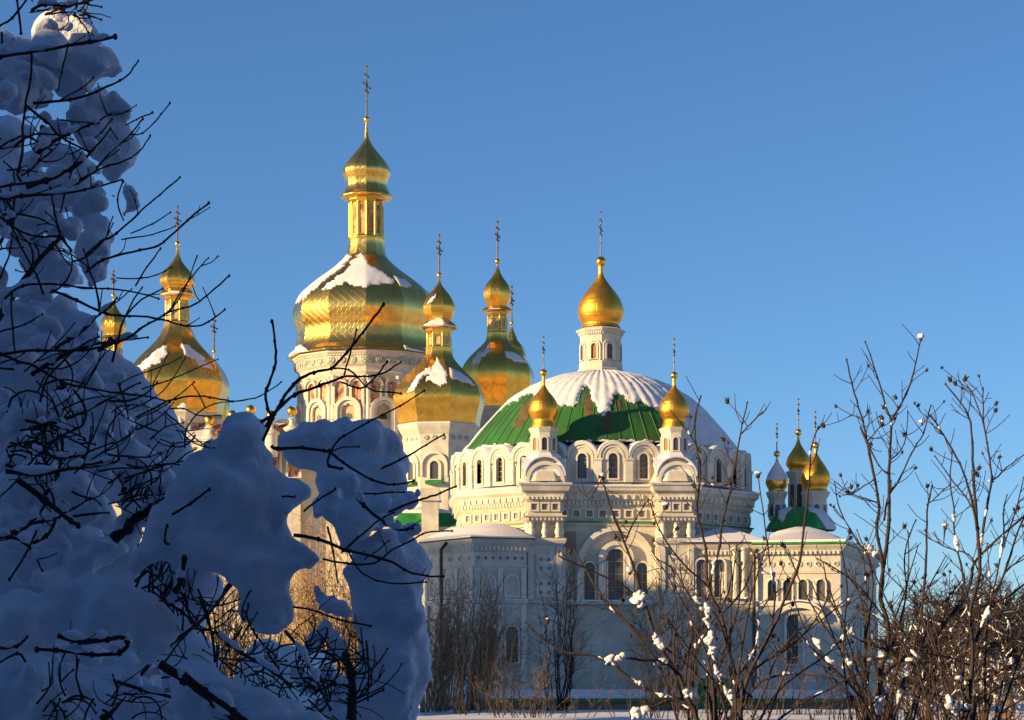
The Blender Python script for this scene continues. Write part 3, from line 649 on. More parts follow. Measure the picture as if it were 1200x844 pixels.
# little chimney-like dormer stubs at the right of the dome
# central lantern
R8b = R(1)
q = MB(); q.lathe([(27*kr, zr_(440)), (27*kr, zr_(435)), (25.5*kr, zr_(433)), (25.5*kr, zr_(427)), (24*kr, zr_(425)), (24*kr, zr_(400)), (24.5*kr, zr_(396)), (25*kr, zr_(393)), (29*kr, zr_(389.5)), (29*kr, zr_(388)), (23*kr, zr_(385.5))], 8, R8b)
ltn = q.build('lantern', 'plaster', ref, label='octagonal white lantern on top of the dome')
for j in range(8):
    a = R8b+PI/8+2*PI*j/8
    if math.cos(a) < -.1: continue
    F = FR(a, 24*kr*math.cos(PI/8))
    q = MB(); q.ring(.92, zr_(425), zr_(408.5), .66, zr_(425), zr_(408.5), -.1, .01, F); q.ring(.6, zr_(424), zr_(409), .42, zr_(423.5), zr_(409), -.16, .01, F); wn = q.build('window', 'trim', ltn)
    q = MB(); q.archplate(.42, zr_(423.5), zr_(409), -.03, .01, F); q.build('shutter' if -1.0 < a < 0 else 'pane', 'wood' if -1.0 < (a if a < PI else a-2*PI) < 0 else 'glass', wn)
    q = MB()
    for i in range(7): q.box((i-3)*.16-.04, (i-3)*.16+.04, -.16, .0, zr_(394.6), zr_(392), F)
    q.build('dentils', 'trim', ltn, kind='stuff')
def cupola(parent, O, Y, cross_top, ball, prof, turn=R(79), n=32, mname='gold', snow=None, org=None):
    k = Y/FPX; pp_ = smooth_prof(prof_px(prof, Y), 4)
    q = MB(); q.lathe(pp_, n, 0, None, 28, 1.1/k*.06); g = q.build('gilded_onion', mname, parent, True, 40, loc=O)
    q = MB(); q.ball((0, 0, Z(ball[0], Y)), ball[1]*k, None, 16, 10); q.build('orb', 'gold_plain', g, True)
    cross_mb(Z(ball[0]-ball[1], Y), Z(cross_top, Y), 1, turn, .6*k).build('cross', 'gold_dark', g, True)
    if snow:
        for poly in snow:
            pm = patch(pp_, 48, 0, org, lambda a, s, px, py: inpoly(px, py, poly), -PI/2, PI/2, 60, 0, len(pp_)-1.001, 60, .05, .6)
            if pm.f: pm.build('snow_patch', 'snow_roof', g, True, 60)
    return g
cupola(ref, (0, 0, 0), Yr, 249, (306.9, 6.2), [(312, 2.8), (316, 2.8), (321.6, 3.1), (329, 6.8), (338.6, 14), (348, 21), (357, 25.4), (364, 27), (369, 26.8), (375, 24.5), (379.5, 21.6), (382, 21.8), (384.5, 23)])
# four corner piers (two on the camera side)
def pier(phi, px, tag_):
    ap = RB*math.cos(0)+.1
    rp = RB*.955+.75
    for _ in range(30): phi += ((px-704)/FPX*(160-rp*math.cos(phi)) - (rp*math.sin(phi)+RC[0]-(704-600)/FPX*(160-rp*math.cos(phi))))/rp*.6
    x, y = pl(phi, rp)
    Yp = 160+y
    T = Matrix.Rotation(TW, 4, 'Z'); z = lambda v: Z(v, 149.9); k = 149.9/FPX
    root = bpy.data.objects.new('turret', None)
    # body of the turret is the shaft mesh
    q = MB(); s2 = math.sqrt(2)
    def lv(*a): return [(h*s2, zz) for h, zz in a]
    q.lathe(lv((1.5, -.1), (1.5, 1.7), (1.25, 1.8), (1.25, 6.75), (1.42, 6.8), (1.42, 6.98), (1.18, 7.02), (1.18, z(640)), (1.3, z(638)), (1.36, z(635)), (1.36, z(632)), (.8, z(631.5)), (.8, z(613.5)), (1.2, z(613)), (1.26, z(608)), (1.4, z(607)), (1.4, z(605.5)), (1.12, z(605)), (1.12, z(590)), (1.2, z(589)), (1.24, z(580.5)), (1.5, z(577)), (1.62, z(571)), (1.7, z(570.5)), (1.7, z(569.2)), (.8, z(569))), 4, R(45))
    sh = q.build('turret', 'plaster', ref, loc=(x, y, 0), rz=TW, label=tag_)
    q = MB(); q.lathe(lv((1.74, z(569.1)), (1.7, z(568)), (1.2, z(567.6)), (.7, z(567.5))), 4, R(45)); q.build('snow_ledge', 'snow_roof', sh, True, 30)
    for d in range(4):
        if d == 2: continue
        a = d*PI/2
        for i in (-1, 0, 1):
            xx, yy = (FR(a, 1.05) @ Vector((i*.86, 0, 0))).xy
            if i == -1 or d == 0 or True:
                q = MB(); zz = [z(631), z(630), z(629), z(625), z(621.5), z(619), z(617), z(615), z(613.2)]
                q.lathe(list(zip([.2, .2, .14, .24, .2, .13, .18, .14, .24], zz)), 10, 0, Matrix.Translation((xx, yy, 0))); q.build('baluster', 'trim', sh, True, 50)
            o = inst(sqm, 'square_niche', sh, FR(a, 1.12) @ Vector((i*.68, 0, z(595.5))), a); inst(spm, 'niche_back', o)
        q = MB()
        for i in range(9): q.box((i-4)*.27-.07, (i-4)*.27+.07, -.18, 0, z(587), z(583.5), FR(a, 1.22))
        for i in range(9): q.box((i-4)*.27-.05, (i-4)*.27+.05, -.14, 0, z(611.5), z(608.5), FR(a, 1.24))
        q.build('dentils', 'trim', sh, kind='stuff')
        # pilasters and cross shaped recess panels on the shaft
        q = MB(); q.box(-1.1, -.75, -.16, 0, 7.05, z(642), FR(a, 1.18)); q.box(.75, 1.1, -.16, 0, 7.05, z(642), FR(a, 1.18)); q.build('pilaster', 'trim', sh)
        for zz in (z(662), z(690)):
            q = MB(); F = FR(a, 1.18); q.box(-.55, .55, -.08, 0, zz-.6, zz+.6, F); pn = q.build('relief_panel', 'trim', sh)
            for i in (-1, 1):
                for kk in (-1, 1):
                    q = MB(); q.box(i*.25-.11, i*.25+.11, -.1, -.06, zz+kk*.28-.11, zz+kk*.28+.11, F); q.build('hole_shade_square', 'niche', pn)  # raised squares in shade brown stand in for holes
        # kokoshnik gable
        q = MB(); F = FR(a, 1.25); zs = z(565)
        q.ring(2.5, zs-.14, zs, 2.02, zs-.14, zs, -.12, 1.0, F, n=16); q.ring(2.0, zs-.14, zs, 1.6, zs-.14, zs, .0, .8, F, n=16); q.ring(1.58, zs-.14, zs, 1.15, zs-.14, zs, .1, .8, F, n=14)
        ag = q.build('arched_gable', 'trim', sh, True, 30); q = MB(); q.archplate(1.16, zs-.14, zs, .3, .6, F, n=14); q.build('painted_tympanum', 'cream_dark', ag)
        q = MB(); q.ring(2.66, zs+.3, zs+.31, 2.51, zs+.3, zs+.31, -.14, 1.1, F, n=16, rise=.98, risei=.95)
        q.build('snow_cap', 'snow_roof', sh, True, 40)
    q = MB(); q.lathe([(1.75, z(566)), (1.25, z(549)), (1.12, z(545)), (1.22, z(542)), (1.22, z(538)), (.92, z(531)), (.88, z(529)), (.88, z(508)), (.95, z(506)), (1.0, z(504)), (1.04, z(502.5)), (.8, z(501))], 8, R(22.5))
    lt = q.build('lantern', 'plaster', sh, label='octagonal lantern of the turret')
    q = MB(); q.lathe([(1.24, z(537.9)), (1.2, z(536)), (.98, z(532))], 8, R(22.5)); q.build('snow_ledge', 'snow_roof', sh)
    for j in range(8):
        a = 2*PI*j/8
        if j in (3, 4, 5): continue
        F = FR(a, .88*math.cos(PI/8))
        q = MB(); q.ring(.5, z(530), z(517), .34, z(529), z(517), -.07, .01, F); wn = q.build('window', 'trim', lt)
        q = MB(); q.archplate(.34, z(529), z(517), -.02, .01, F); q.build('pane', 'glass' if j != 7 else 'wood', wn)
    return sh, z
for phi, px, tg in ((R(-26.5+8*.44), 637, 'left front turret with small gilded onion'), (R(26.5+3.5), 790, 'right front turret with small gilded onion')):
    phi = R(-22.5)+TW-R(1.6) if px < 700 else R(22.5)+TW+R(1.4)
    sh, z = pier(phi, px, tg)
    Yq = 149.9; s_ = 0 
    top = [(441, 1.9), (448, 2), (452, 2.3), (459, 6.5), (465, 11.5), (471, 15.5), (477, 17.4), (482, 17.6), (487, 15.8), (491, 13.6), (494, 13), (498, 14.2), (501.5, 15.2)]
    if px < 700: cupola(sh, (0, 0, 0), Yq, 395, (437, 4.6), top)
    else: cupola(sh, (0, 0, 0), Yq, 397, (439.6, 4.3), top)
# lower side wings of the refectory (left apse, right wing)
def wing(poly, zt_, roofoff, roofz, label, faces):
    pl_ = [(a-RC[0], b-RC[1]) for a, b in poly]
    q = MB(); q.prism(pl_, [(.25, -.1), (.25, 1.6), (0, 1.75), (0, 6.72), (.12, 6.78), (.12, 6.98), (0, 7.0), (0, zt_-1.9), (.06, zt_-1.85), (.06, zt_-1.75), (0, zt_-1.7), (0, zt_-.9), (.1, zt_-.85), (.12, zt_-.5), (.25, zt_-.35), (.4, zt_-.1), (.4, zt_)])
    wl = q.build('wing_wall', 'plaster', ref, label=label)
    q = MB(); q.prism(pl_, [(.5, zt_+.01), (.52, zt_+.1), (roofoff*.3, zt_+(roofz-zt_)*.5), (roofoff, roofz)]); q.build('snowy_roof', 'snow_roof', wl, True, 30)
    q = MB(); q.prism(pl_, [(.53, zt_+.005), (.53, zt_-.06), (.45, zt_-.07)]); q.build('gutter', 'pipe', wl)
    q = MB(); q.prism(pl_, [(.13, 6.985), (.15, 7.06), (.01, 7.1)]); q.build('snow_on_ledge', 'snow_roof', wl)
    for (i0, n1) in faces:
        a = Vector(pl_[i0]); b_ = Vector(pl_[i0+1]); d = b_-a; L = d.length; ang = math.atan2(d.y, d.x)
        T = Matrix.Translation((a.x, a.y, 0)) @ Matrix.Rotation(ang, 4, 'Z'); nb = max(int(round(L/1.9)), 1)
        for i in range(nb+1):
            x = .17+(L-.34)*i/nb; q = MB(); q.box(x-.16, x+.16, -.14, .0, 7.1, zt_-1.9, T); q.box(x-.2, x+.2, -.2, .0, zt_-2.1, zt_-1.95, T); q.box(x-.17, x+.17, -.16, .0, 1.75, 6.7, T); q.build('pilaster', 'trim', wl)
        for i in range(nb):
            x = .17+(L-.34)*(i+.5)/nb; w_ = (L-.34)/nb-.5
            q = MB(); q.ring(w_, 7.15, zt_-2.3-w_/2, w_-.28, 7.3, zt_-2.3-w_/2, -.09, .01, T, x=x); q.build('blind_arch', 'trim', wl)
        a = Vector(pl_[i0]); b_ = Vector(pl_[i0+1]); d = b_-a; L = d.length; ang = math.atan2(d.y, d.x)
        dq = MB()
        m = max(int(L/.28), 2)
        for i in range(m):
            t = (i+.5)*L/m; T = Matrix.Translation((a.x, a.y, 0)) @ Matrix.Rotation(ang, 4, 'Z')
            dq.box(t-.07, t+.07, -.24, .0, zt_-.8, zt_-.55, T)
        dq.build('dentils', 'trim', wl, kind='stuff')
        for i in range(n1):
            t = (i+.5)*L/n1; v = T @ Vector((t, 0, zt_-1.3))
            q = MB(); TT = T @ Matrix.Translation((t, 0, zt_-1.28)) @ Matrix.Rotation(R(90), 4, 'X')
            q.lathe([(.2, -.01), (.2, .06), (.13, .07), (.13, .015)], 12, 0, TT, cap=False); q.build('round_niche', 'trim', wl)
            q = MB(); q.lathe([(.13, .0), (.13, .012)], 12, 0, TT); q.build('niche_back', 'niche', wl)
    return wl, pl_
def XY(px, Y): return (X(px, Y), Y)
wl, plw = wing([XY(500, 152.5), XY(556, 147.3), XY(616, 148.2), XY(640, 156), XY(560, 166), XY(508, 164)], 10.95, -1.6, 12.0, 'low left apse in shade with a row of round holes', [(0, 5), (1, 7)])
wl2 = window_meshes('ap', .8, 2.3, .18, .14)
for i0, ts in ((0, (.5,)), (1, (.3, .72))):
    a = Vector(plw[i0]); b_ = Vector(plw[i0+1]); ang = math.atan2((b_-a).y, (b_-a).x)
    for t in ts:
        for zz in (3.0,):
            p = a+(b_-a)*t; nrm = Vector((math.sin(ang), -math.cos(ang)))*.012
            place_window(wl2, wl, p.x+nrm.x, p.y+nrm.y, zz, ang)
wr, plr = wing([XY(806, 149.3), XY(888, 149.0), XY(888, 158), XY(820, 160)], 10.75, -2.0, 11.9, 'low right wing beside the turret', [(0, 7)])
for px in (862, 871.5):
    q = MB(); x = X(px, 148.8)-RC[0]; y = 148.85-RC[1]
    q.tube([(x, y, 7.1), (x, y, 7.5), (x, y, 7.55), (x, y, 10.2), (x, y, 10.25), (x, y, 10.4)], [.28, .28, .2, .18, .28, .3], 12); q.build('column', 'trim', wr, True, 50)
for px in (822, 843):
    v = (X(px, 149)-RC[0], 149.1-RC[1]-.02, 7.2); place_window(wsd, wr, *v, 0)
for px, Y_, x_, z_ in ((517, 149.6, 0, 11), (883.5, 148.4, 0, 10.7)):
    q = MB(); x = X(px, Y_)-RC[0]; y = Y_-RC[1]
    q.tube([(x+.5, y+.4, z_), (x+.35, y, z_-.25), (x, y-.1, z_-.7), (x, y-.1, z_-1.2), (x, y-.1, 6), (x, y-.1, .3)], .11, 8); q.build('downpipe', 'pipe', ref, True, 50)
# right chapel
CH = (X(938, 156), 156, 0)
chap = thing('side_chapel', 'smaller white chapel at right with green hipped roof and three dark gold cupolas', 'chapel', CH)
cpl = [XY(888.5, 148.5), XY(985, 147.6), XY(1027, 165), XY(1010, 176), XY(890, 172)]
cpl = [(a-CH[0], b-CH[1]) for a, b in cpl]
q = MB(); zt_ = 10.55
q.prism(cpl, [(.25, -.1), (.25, 1.6), (0, 1.75), (0, 6.0), (.06, 6.05), (.06, 6.3), (0, 6.35), (0, 6.55), (.14, 6.62), (.14, 6.8), (0, 6.85), (0, zt_-1.9), (.08, zt_-1.85), (.08, zt_-1.72), (0, zt_-1.7), (0, zt_-.7), (.1, zt_-.65), (.12, zt_-.4), (.35, zt_-.1), (.35, zt_)])
cw = q.build('wall', 'plaster', chap)
q = MB(); q.prism(cpl, [(.46, zt_+.01), (.46, zt_+.14), (.3, zt_+.18)]); q.build('green_eave', 'green', chap)
q = MB(); q.prism(cpl, [(.42, zt_+.12), (.4, zt_+.3), (-.5, zt_+.5), (-1.2, zt_+.95), (-2.4, 11.85)]); q.build('snowy_roof', 'snow_roof', chap, True, 30)
q = MB(); q.prism(cpl, [(.14, 6.803), (.16, 6.9), (.01, 6.95)]); q.build('snow_on_ledge', 'snow_roof', cw)
Yc = 156; kc = Yc/FPX; zc_ = lambda v: Z(v, Yc)
rp_ = smooth_prof([(43*kc, zc_(622)), (41.5*kc, zc_(617)), (37*kc, zc_(610)), (31*kc, zc_(603)), (23*kc, zc_(597.5)), (14*kc, zc_(595))], 3)
q = MB(); q.lathe(rp_, 8, R(20)); gd_ = q.build('green_dome', 'green', chap, True, 25, loc=(0, 0, 0))
for poly in ([(893, 622), (896, 610), (905, 600), (920, 594), (960, 594), (972, 602), (980, 622), (990, 622), (975, 590), (900, 590), (885, 622)], [(915, 590), (935, 590), (926, 598), (921, 604), (917, 612), (912, 607)], [(945, 592), (975, 592), (985, 622), (970, 622), (961, 609), (955, 601), (948, 599)], [(890, 612), (908, 596), (911, 599), (899, 612), (896, 620)]):
    pm = patch(rp_, 8, R(20), CH, lambda a, s, px, py: inpoly(px, py, poly), -PI/2, PI/2, 80, 0, len(rp_)-1.001, 40, .07, 1.0)
    if pm.f: pm.build('snow_patch', 'snow_roof', gd_, True, 60)
def small_cup(px, Y, cross_top, ball, prof, dr_, label):
    k = Y/FPX; O = (X(px, Y)-CH[0], Y-CH[1], 0)
    y0, y1, hw = dr_; z = lambda v: Z(v, Y)
    q = MB(); q.lathe([(hw*k, z(y1)), (hw*k, z(y0+7)), (hw*k*1.1, z(y0+6)), (hw*k*1.25, z(y0+2)), (hw*k*1.3, z(y0)), (hw*k*.9, z(y0-1))], 8, R(22)); c = q.build('cupola', 'plaster', chap, loc=O, label=label)
    q = MB(); q.lathe([(hw*k*1.34, z(y0+.1)), (hw*k*1.28, z(y0-1.3)), (hw*k*.85, z(y0-1.8))], 8, R(22)); q.build('snow_ledge', 'snow_roof', c)
    for j in (-2, -1, 0, 1, 2):
        a = R(22)+PI/8*(1)+j*PI/4-PI/4; F = FR(a, hw*k*math.cos(PI/8))
        q = MB(); q.ring(.5, z(y1-4), z(y0+17), .36, z(y1-5), z(y0+17), -.07, .01, F); q.build('window', 'trim', c)
        q = MB(); q.archplate(.36, z(y1-5), z(y0+17), -.02, .01, F); q.build('pane', 'glass', c)
    return c, O, k
c1, O_, k_ = small_cup(910.4, 157, 0, 0, 0, (578, 610, 10), 'leftmost low cupola with snow on its gilded onion')
cupola(c1, (0, 0, 0), 157, 497, (532, 3.8), [(536, 1.2), (540, 1.8), (547, 4.5), (553, 8), (560, 12), (566, 13.2), (571, 11.5), (574, 9.8), (577, 10.5)], snow=[[(910, 540), (916, 548), (922, 558), (921, 563), (905, 562), (898, 563), (903, 550)]], org=(X(910.4, 157), 157, 0), mname='gold_plain')
c2, O_, k_ = small_cup(935.6, 160, 0, 0, 0, (554, 606, 11.5), 'tallest middle cupola with gilded onion')
cupola(c2, (0, 0, 0), 160, 468, (506.8, 4), [(511, 1.3), (516, 1.7), (522, 3.8), (528, 7.5), (536, 12.5), (543, 14.6), (547, 13.5), (550, 11.2), (553, 12)])
c3, O_, k_ = small_cup(955.5, 156, 0, 0, 0, (578, 612, 13.5), 'right cupola with gilded onion')
cupola(c3, (0, 0, 0), 156, 483, (522, 4), [(526, 1.4), (531, 2), (538, 6), (546, 11.5), (554, 16), (561, 17.6), (567, 16.3), (572, 13.6), (576, 14.5)])
# chapel facade details
F = Matrix.Translation((cpl[0][0], cpl[0][1], 0)) @ Matrix.Rotation(math.atan2(cpl[1][1]-cpl[0][1], cpl[1][0]-cpl[0][0]), 4, 'Z')
Ff = (Vector(cpl[1])-Vector(cpl[0])).length
for px in (905, 923, 941, 962):
    x = (px-888.5)/96.5*Ff
    v = F @ Vector((x, -.012, 6.95)); place_window(window_meshes('w', .55, 1.35, .16, .1, False), cw, v.x, v.y, v.z, math.atan2(cpl[1][1]-cpl[0][1], cpl[1][0]-cpl[0][0]))
q = MB()
for i in range(18): q.box((i+.5)*Ff/18-.08, (i+.5)*Ff/18+.08, -.28, 0, zt_-.62, zt_-.42, F)
q.build('dentils', 'trim', cw, kind='stuff')
for i in range(9):
    x = (i+.5)*Ff/9; q = MB(); TT = F @ Matrix.Translation((x, 0, zt_-1.25)) @ Matrix.Rotation(R(90), 4, 'X')
    q.lathe([(.19, 0), (.19, .05), (.12, .06), (.12, .02)], 10, 0, TT, cap=False); o = q.build('round_niche', 'trim', cw)
    q = MB(); q.lathe([(.12, 0), (.12, .02)], 10, 0, TT); q.build('niche_back', 'niche', o)
x = (931-888.5)/96.5*Ff
q = MB(); q.ring(3.2, 5.6, 5.7, 2.6, 5.6, 5.7, -.4, .01, F, x=x+.3, n=16, rise=.7, risei=.6); q.build('hood_mould', 'trim', cw, True, 30)
q = MB(); q.ring(3.35, 5.75, 5.8, 3.2, 5.75, 5.8, -.5, .01, F, x=x+.3, n=16, rise=.72, risei=.7); q.build('snow_cap', 'snow_roof', cw, True, 30)
v = F @ Vector((x, -.012, 2.9)); place_window(window_meshes('w', 1.0, 3.2, .2, .16), cw, v.x, v.y, v.z, 0)
v = F @ Vector((.9, -.012, 2.9))
F3a = math.atan2(cpl[2][1]-cpl[1][1], cpl[2][0]-cpl[1][0]); F3 = Matrix.Translation((cpl[1][0], cpl[1][1], 0)) @ Matrix.Rotation(F3a, 4, 'Z'); L3 = (Vector(cpl[2])-Vector(cpl[1])).length
q = MB()
for i in range(22): q.box((i+.5)*L3/22-.09, (i+.5)*L3/22+.09, -.28, 0, zt_-.62, zt_-.42, F3)
q.build('dentils', 'trim', cw, kind='stuff')
for t in (.45,): 
    v = F3 @ Vector((t*L3, -.012, 3.0)); place_window(window_meshes('w', 1.0, 3.2, .2, .16), cw, v.x, v.y, v.z, F3a)
q = MB(); q.box(-.18, .18, -.16, 0, 1.8, 6.0, F3 @ Matrix.Translation((.4, 0, 0))); q.box(-.18, .18, -.16, 0, 1.8, 6.0, F3 @ Matrix.Translation((L3-.4, 0, 0))); q.build('pilaster', 'trim', cw)
# low wall with green cap in front, snow on top, green box
lw = thing('low_wall', 'long low wall with dark green metal cap and snow on top along the foot of the church', 'wall', (X(760, 144), 144, 0))
q = MB(); xw0, xw1 = X(560, 144)-lw.location.x, X(1075, 144)-lw.location.x
q.box(xw0, xw1, -.2, .2, -.1, Z(823, 144)); q.build('wall_face', 'brick', lw)
q = MB(); q.box(xw0-.05, xw1+.05, -.35, .3, Z(823, 144), Z(818.5, 144)); q.build('cap', 'green', lw)
q = MB(); q.prism([(xw0, -.38), (xw1, -.38), (xw1, 3.2), (xw0, 3.2)], [(0, Z(818.5, 144)+.002), (.02, Z(816, 144)), (-.25, Z(813, 144)), (-.9, Z(810, 144)), (-1.2, Z(808, 144))]); q.build('snow_on_top', 'snow', lw, True, 40)
gb = thing('utility_box', 'bright green metal utility box behind the snowy middle shrub', 'utility box', (X(838, 135), 135, 0))
zt2 = Z(795, 135)
q = MB(); q.box(-1.0, 1.0, -.6, .6, 0, zt2); q.build('cabinet', 'green2', gb)
q = MB(); q.box(-.97, -.03, -.63, -.602, .3, zt2-.15); q.box(.03, .97, -.63, -.602, .3, zt2-.15); q.build('door', 'green2', gb)
q = MB(); q.prism([(-1.02, -.64), (1.02, -.64), (1.02, .62), (-1.02, .62)], [(0, zt2+.002), (.03, zt2+.1), (-.2, zt2+.16)]); q.build('snow_on_top', 'snow', gb, True, 40)
# ------------------------------------------------------------------ out of frame: unseen blocks added to cast shade and cut sky light
def block(name, label, u, perp, L_, D_, h, gables):
    """u: metres toward the sun, perp: metres across the light"""
    ux, uy = -math.sin(SUN_AZ), -math.cos(SUN_AZ); nx, ny = -uy, ux
    c = (ux*u+nx*perp, uy*u+ny*perp)
    t = thing(name, label, 'sky block', (c[0], c[1], 0), math.atan2(ny, nx))
    q = MB(); q.box(-L_/2, L_/2, -D_/2, D_/2, -.5, h); q.build('wall', 'brick', t)
    q = MB()
    for g0, g1, gh in gables:
        q.prism([(g0, -D_/2-.3), (g1, -D_/2-.3), (g1, D_/2+.3), (g0, D_/2+.3)], [(0, h+.01), (0, h+.2), (-min((g1-g0)/2, D_/2)*.85, h+gh)])
    q.build('roof', 'snow_roof', t)
    return t
def up(x, y):
    ux, uy = -math.sin(SUN_AZ), -math.cos(SUN_AZ); return x*ux+y*uy, x*(-uy)+y*ux
tE = math.tan(SUN_EL)
# shade on church front: shadow top at height hz at the left corner of the refectory front
uF, pF = up(X(620, 149), 149); uR, pR = up(X(1000, 149), 149)
dist = 85
block('church_shade_block', 'long block added outside the frame to shade the church foot', uF+dist, (pF+pR)/2+5.5, abs(pR-pF)+24, 14, Z(650, 149)+(dist-7)*tE-.4, ((-17, -3, 1.8), (-4, 8, 1.2), (6, 17, .8)))  # unseen block added for shade on the church; gables break its edge
u1, p1 = up(-2.5, 9)
block('tree_shade_block', 'tall block added outside the frame to shade the snowy tree', u1+17, p1+4.5, 13, 8, 4.05+13*tE, ((-6.5, 0, 1.0), (0, 6.5, .6)))  # unseen block added to keep sun off the snow laden tree
M['sky_block_dark'] = None
def sky_block(name, label, cx, cy, L_, D_, h, rz):  # dark volume added out of view to dim the sky light
    t = thing(name, label, 'sky block', (cx, cy, 0), rz)
    q = MB(); q.box(-L_/2, L_/2, -D_/2, D_/2, -.5, h); q.build('wall', 'sky_block_dark', t)
    q = MB(); q.prism([(-L_/2, -D_/2), (L_/2, -D_/2), (L_/2, D_/2), (-L_/2, D_/2)], [(.4, h+.01), (.4, h+.2), (-min(L_, D_)*.42, h+2.2)]); q.build('roof', 'snow_roof', t)
block('shrub_shade_block', 'low block added outside the frame to shade the foot of the near shrubs', u1+17, p1-5.2, 6.2, 3, 2.3+12*tE, ((-3.1, 0, .4), (0, 3.1, .6)))  # added so shade falls across the lower stems of the shrubs
block('field_shade_block', 'long block added outside the frame to shade the snow field', 5, -53, 74, 9, 12, ((-37, -10, 1), (-10, 14, .7), (14, 37, 1)))  # added to shade the open snow and reduce its bounce light
M['sky_block_dark'] = mat('sky_block_dark', (.06, .06, .065), .9, 0, 2, .3, .2)  # dark tone of the added sky blockers
sky_block('rear_sky_block', 'dark block added outside the frame behind the viewer to cut sky light', 4, -13, 44, 8, 14, 0)  # added behind the camera to dim sky light on near snow
sky_block('right_sky_block', 'dark block added outside the frame right of the viewer to cut sky light', 15, -2, 22, 8, 9, R(82))  # added at the right, dims sky light from that side
# ------------------------------------------------------------------ procedural shrubs
def wob_line(a, b, n, amp, rnd):
    pts = [a.lerp(b, i/n) for i in range(n+1)]
    for i in range(1, n+1):
        pts[i] = pts[i]+Vector((rnd.gauss(0, amp), rnd.gauss(0, amp), rnd.gauss(0, amp*.5)))
    return pts
def shrub(name, label, cat, px, Y, top, w_base, w_top, n, r, mats, seed, sub=6, lean=0, group=None, snowfrac=0, zb=0.0, depth=1.0, droop=0, levels=2, k=3, base_y=None):
    rnd = random.Random(seed); bx_ = X(px, Y)
    t = thing(name, label, cat, (bx_, Y, 0), 0, {'bare_bush': 'bare bushes below the church', 'brushwood': 'low brushwood on the snow', 'golden_bush': 'sunlit bushes behind the snowy tree'}.get(name))
    if group: t['group'] = group
    H = Z(top, Y); st = MB(); tw = MB(); sn_ = MB(); kY = Y/FPX
    for i in range(n):
        f = rnd.uniform(-1, 1)
        a = Vector((f*w_base*kY, rnd.uniform(-1, 1)*depth*.4, zb))
        hh = H*(rnd.uniform(.6, 1.0) if H > 6 else rnd.uniform(.25, 1.0))*(1-.25*abs(f))
        b = Vector(((f*w_top+lean*hh/H)*kY+rnd.gauss(0, w_top*kY*.12), rnd.uniform(-1, 1)*depth, hh))
        seg = 9; pts = wob_line(a, b, seg, (b-a).length*.012, rnd)
        rr = [r*(1-.85*j/seg) for j in range(seg+1)]
        st.tube(pts, rr, k)
        for _ in range(sub):
            j = rnd.uniform(.2, .95)*seg; ji = int(j); p = pts[ji].lerp(pts[min(ji+1, seg)], j-ji)
            L = (b-a).length*rnd.uniform(.12, .34)*(1-.4*j/seg)
            d = ((b-a).normalized()*rnd.uniform(.4, 1.0)+Vector((rnd.gauss(0, .55), rnd.gauss(0, .4), rnd.gauss(0, .25)-droop))).normalized()
            q = wob_line(p, p+d*L, 5, L*.04, rnd)
            tgt = tw
            tgt.tube(q, [r*.42*(1-.8*m/5) for m in range(6)], 3)
            if rnd.random() < snowfrac:
                for m in range(3): sn_.tube([q[m]+Vector((0, 0, r*.5)), q[m+1]+Vector((0, 0, r*.5))], r*rnd.uniform(.5, .9), 4)
            if levels > 1:
                for _2 in range(4):
                    m = rnd.randint(1, 5); d2 = (d+Vector((rnd.gauss(0, .6), rnd.gauss(0, .5), rnd.gauss(0, .4)))).normalized(); l2 = L*rnd.uniform(.25, .6)
                    tgt.tube([q[m], q[m]+d2*l2*.5, q[m]+d2*l2+Vector((0, 0, rnd.gauss(0, l2*.1)))], [r*.25, r*.18, r*.08], 3)
    st.build('stem', mats[0], t, True, None, kind='stuff')
    tw.build('twigs', mats[1], t, True, None, kind='stuff')
    if sn_.f: sn_.build('snow_on_twigs', 'snow', t, True, None, kind='stuff')
    return t
shrub('bare_bush', 'tall tan leafless bush leaning right against the shaded left apse', 'bush', 535, 128, 655, 30, 52, 70, .05, ('twig2', 'twig2'), 3, 8, 22, depth=1.6)
shrub('bare_bush', 'narrow leafless bush at the church corner just right of the snowy tree', 'bush', 508, 124, 660, 14, 24, 24, .05, ('twig2', 'twig3'), 4, 6, 5)
shrub('poplar_sapling', 'slender upright bare sapling below the left turret', 'tree', 655, 126, 612, 16, 30, 14, .055, ('twig', 'twig3'), 5, 8, 0)
shrub('bare_bush', 'low tangled brown bush at the foot of the shaded apse', 'bush', 590, 118, 745, 60, 70, 30, .035, ('twig4', 'twig'), 6, 6, 0)
shrub('young_birch', 'pale yellow stemmed young tree left of the green box', 'tree', 778, 128, 605, 14, 46, 10, .075, ('twig2', 'twig3'), 7, 9, 8)
shrub('bare_bush', 'reddish bare bush standing behind the middle shrub and green box', 'bush', 815, 120, 640, 26, 60, 16, .05, ('twig', 'twig'), 17, 7, 0)
shrub('bare_bush', 'low reddish brown bush under the chapel windows', 'bush', 925, 118, 745, 50, 70, 26, .04, ('twig', 'twig3'), 8, 6, 0)
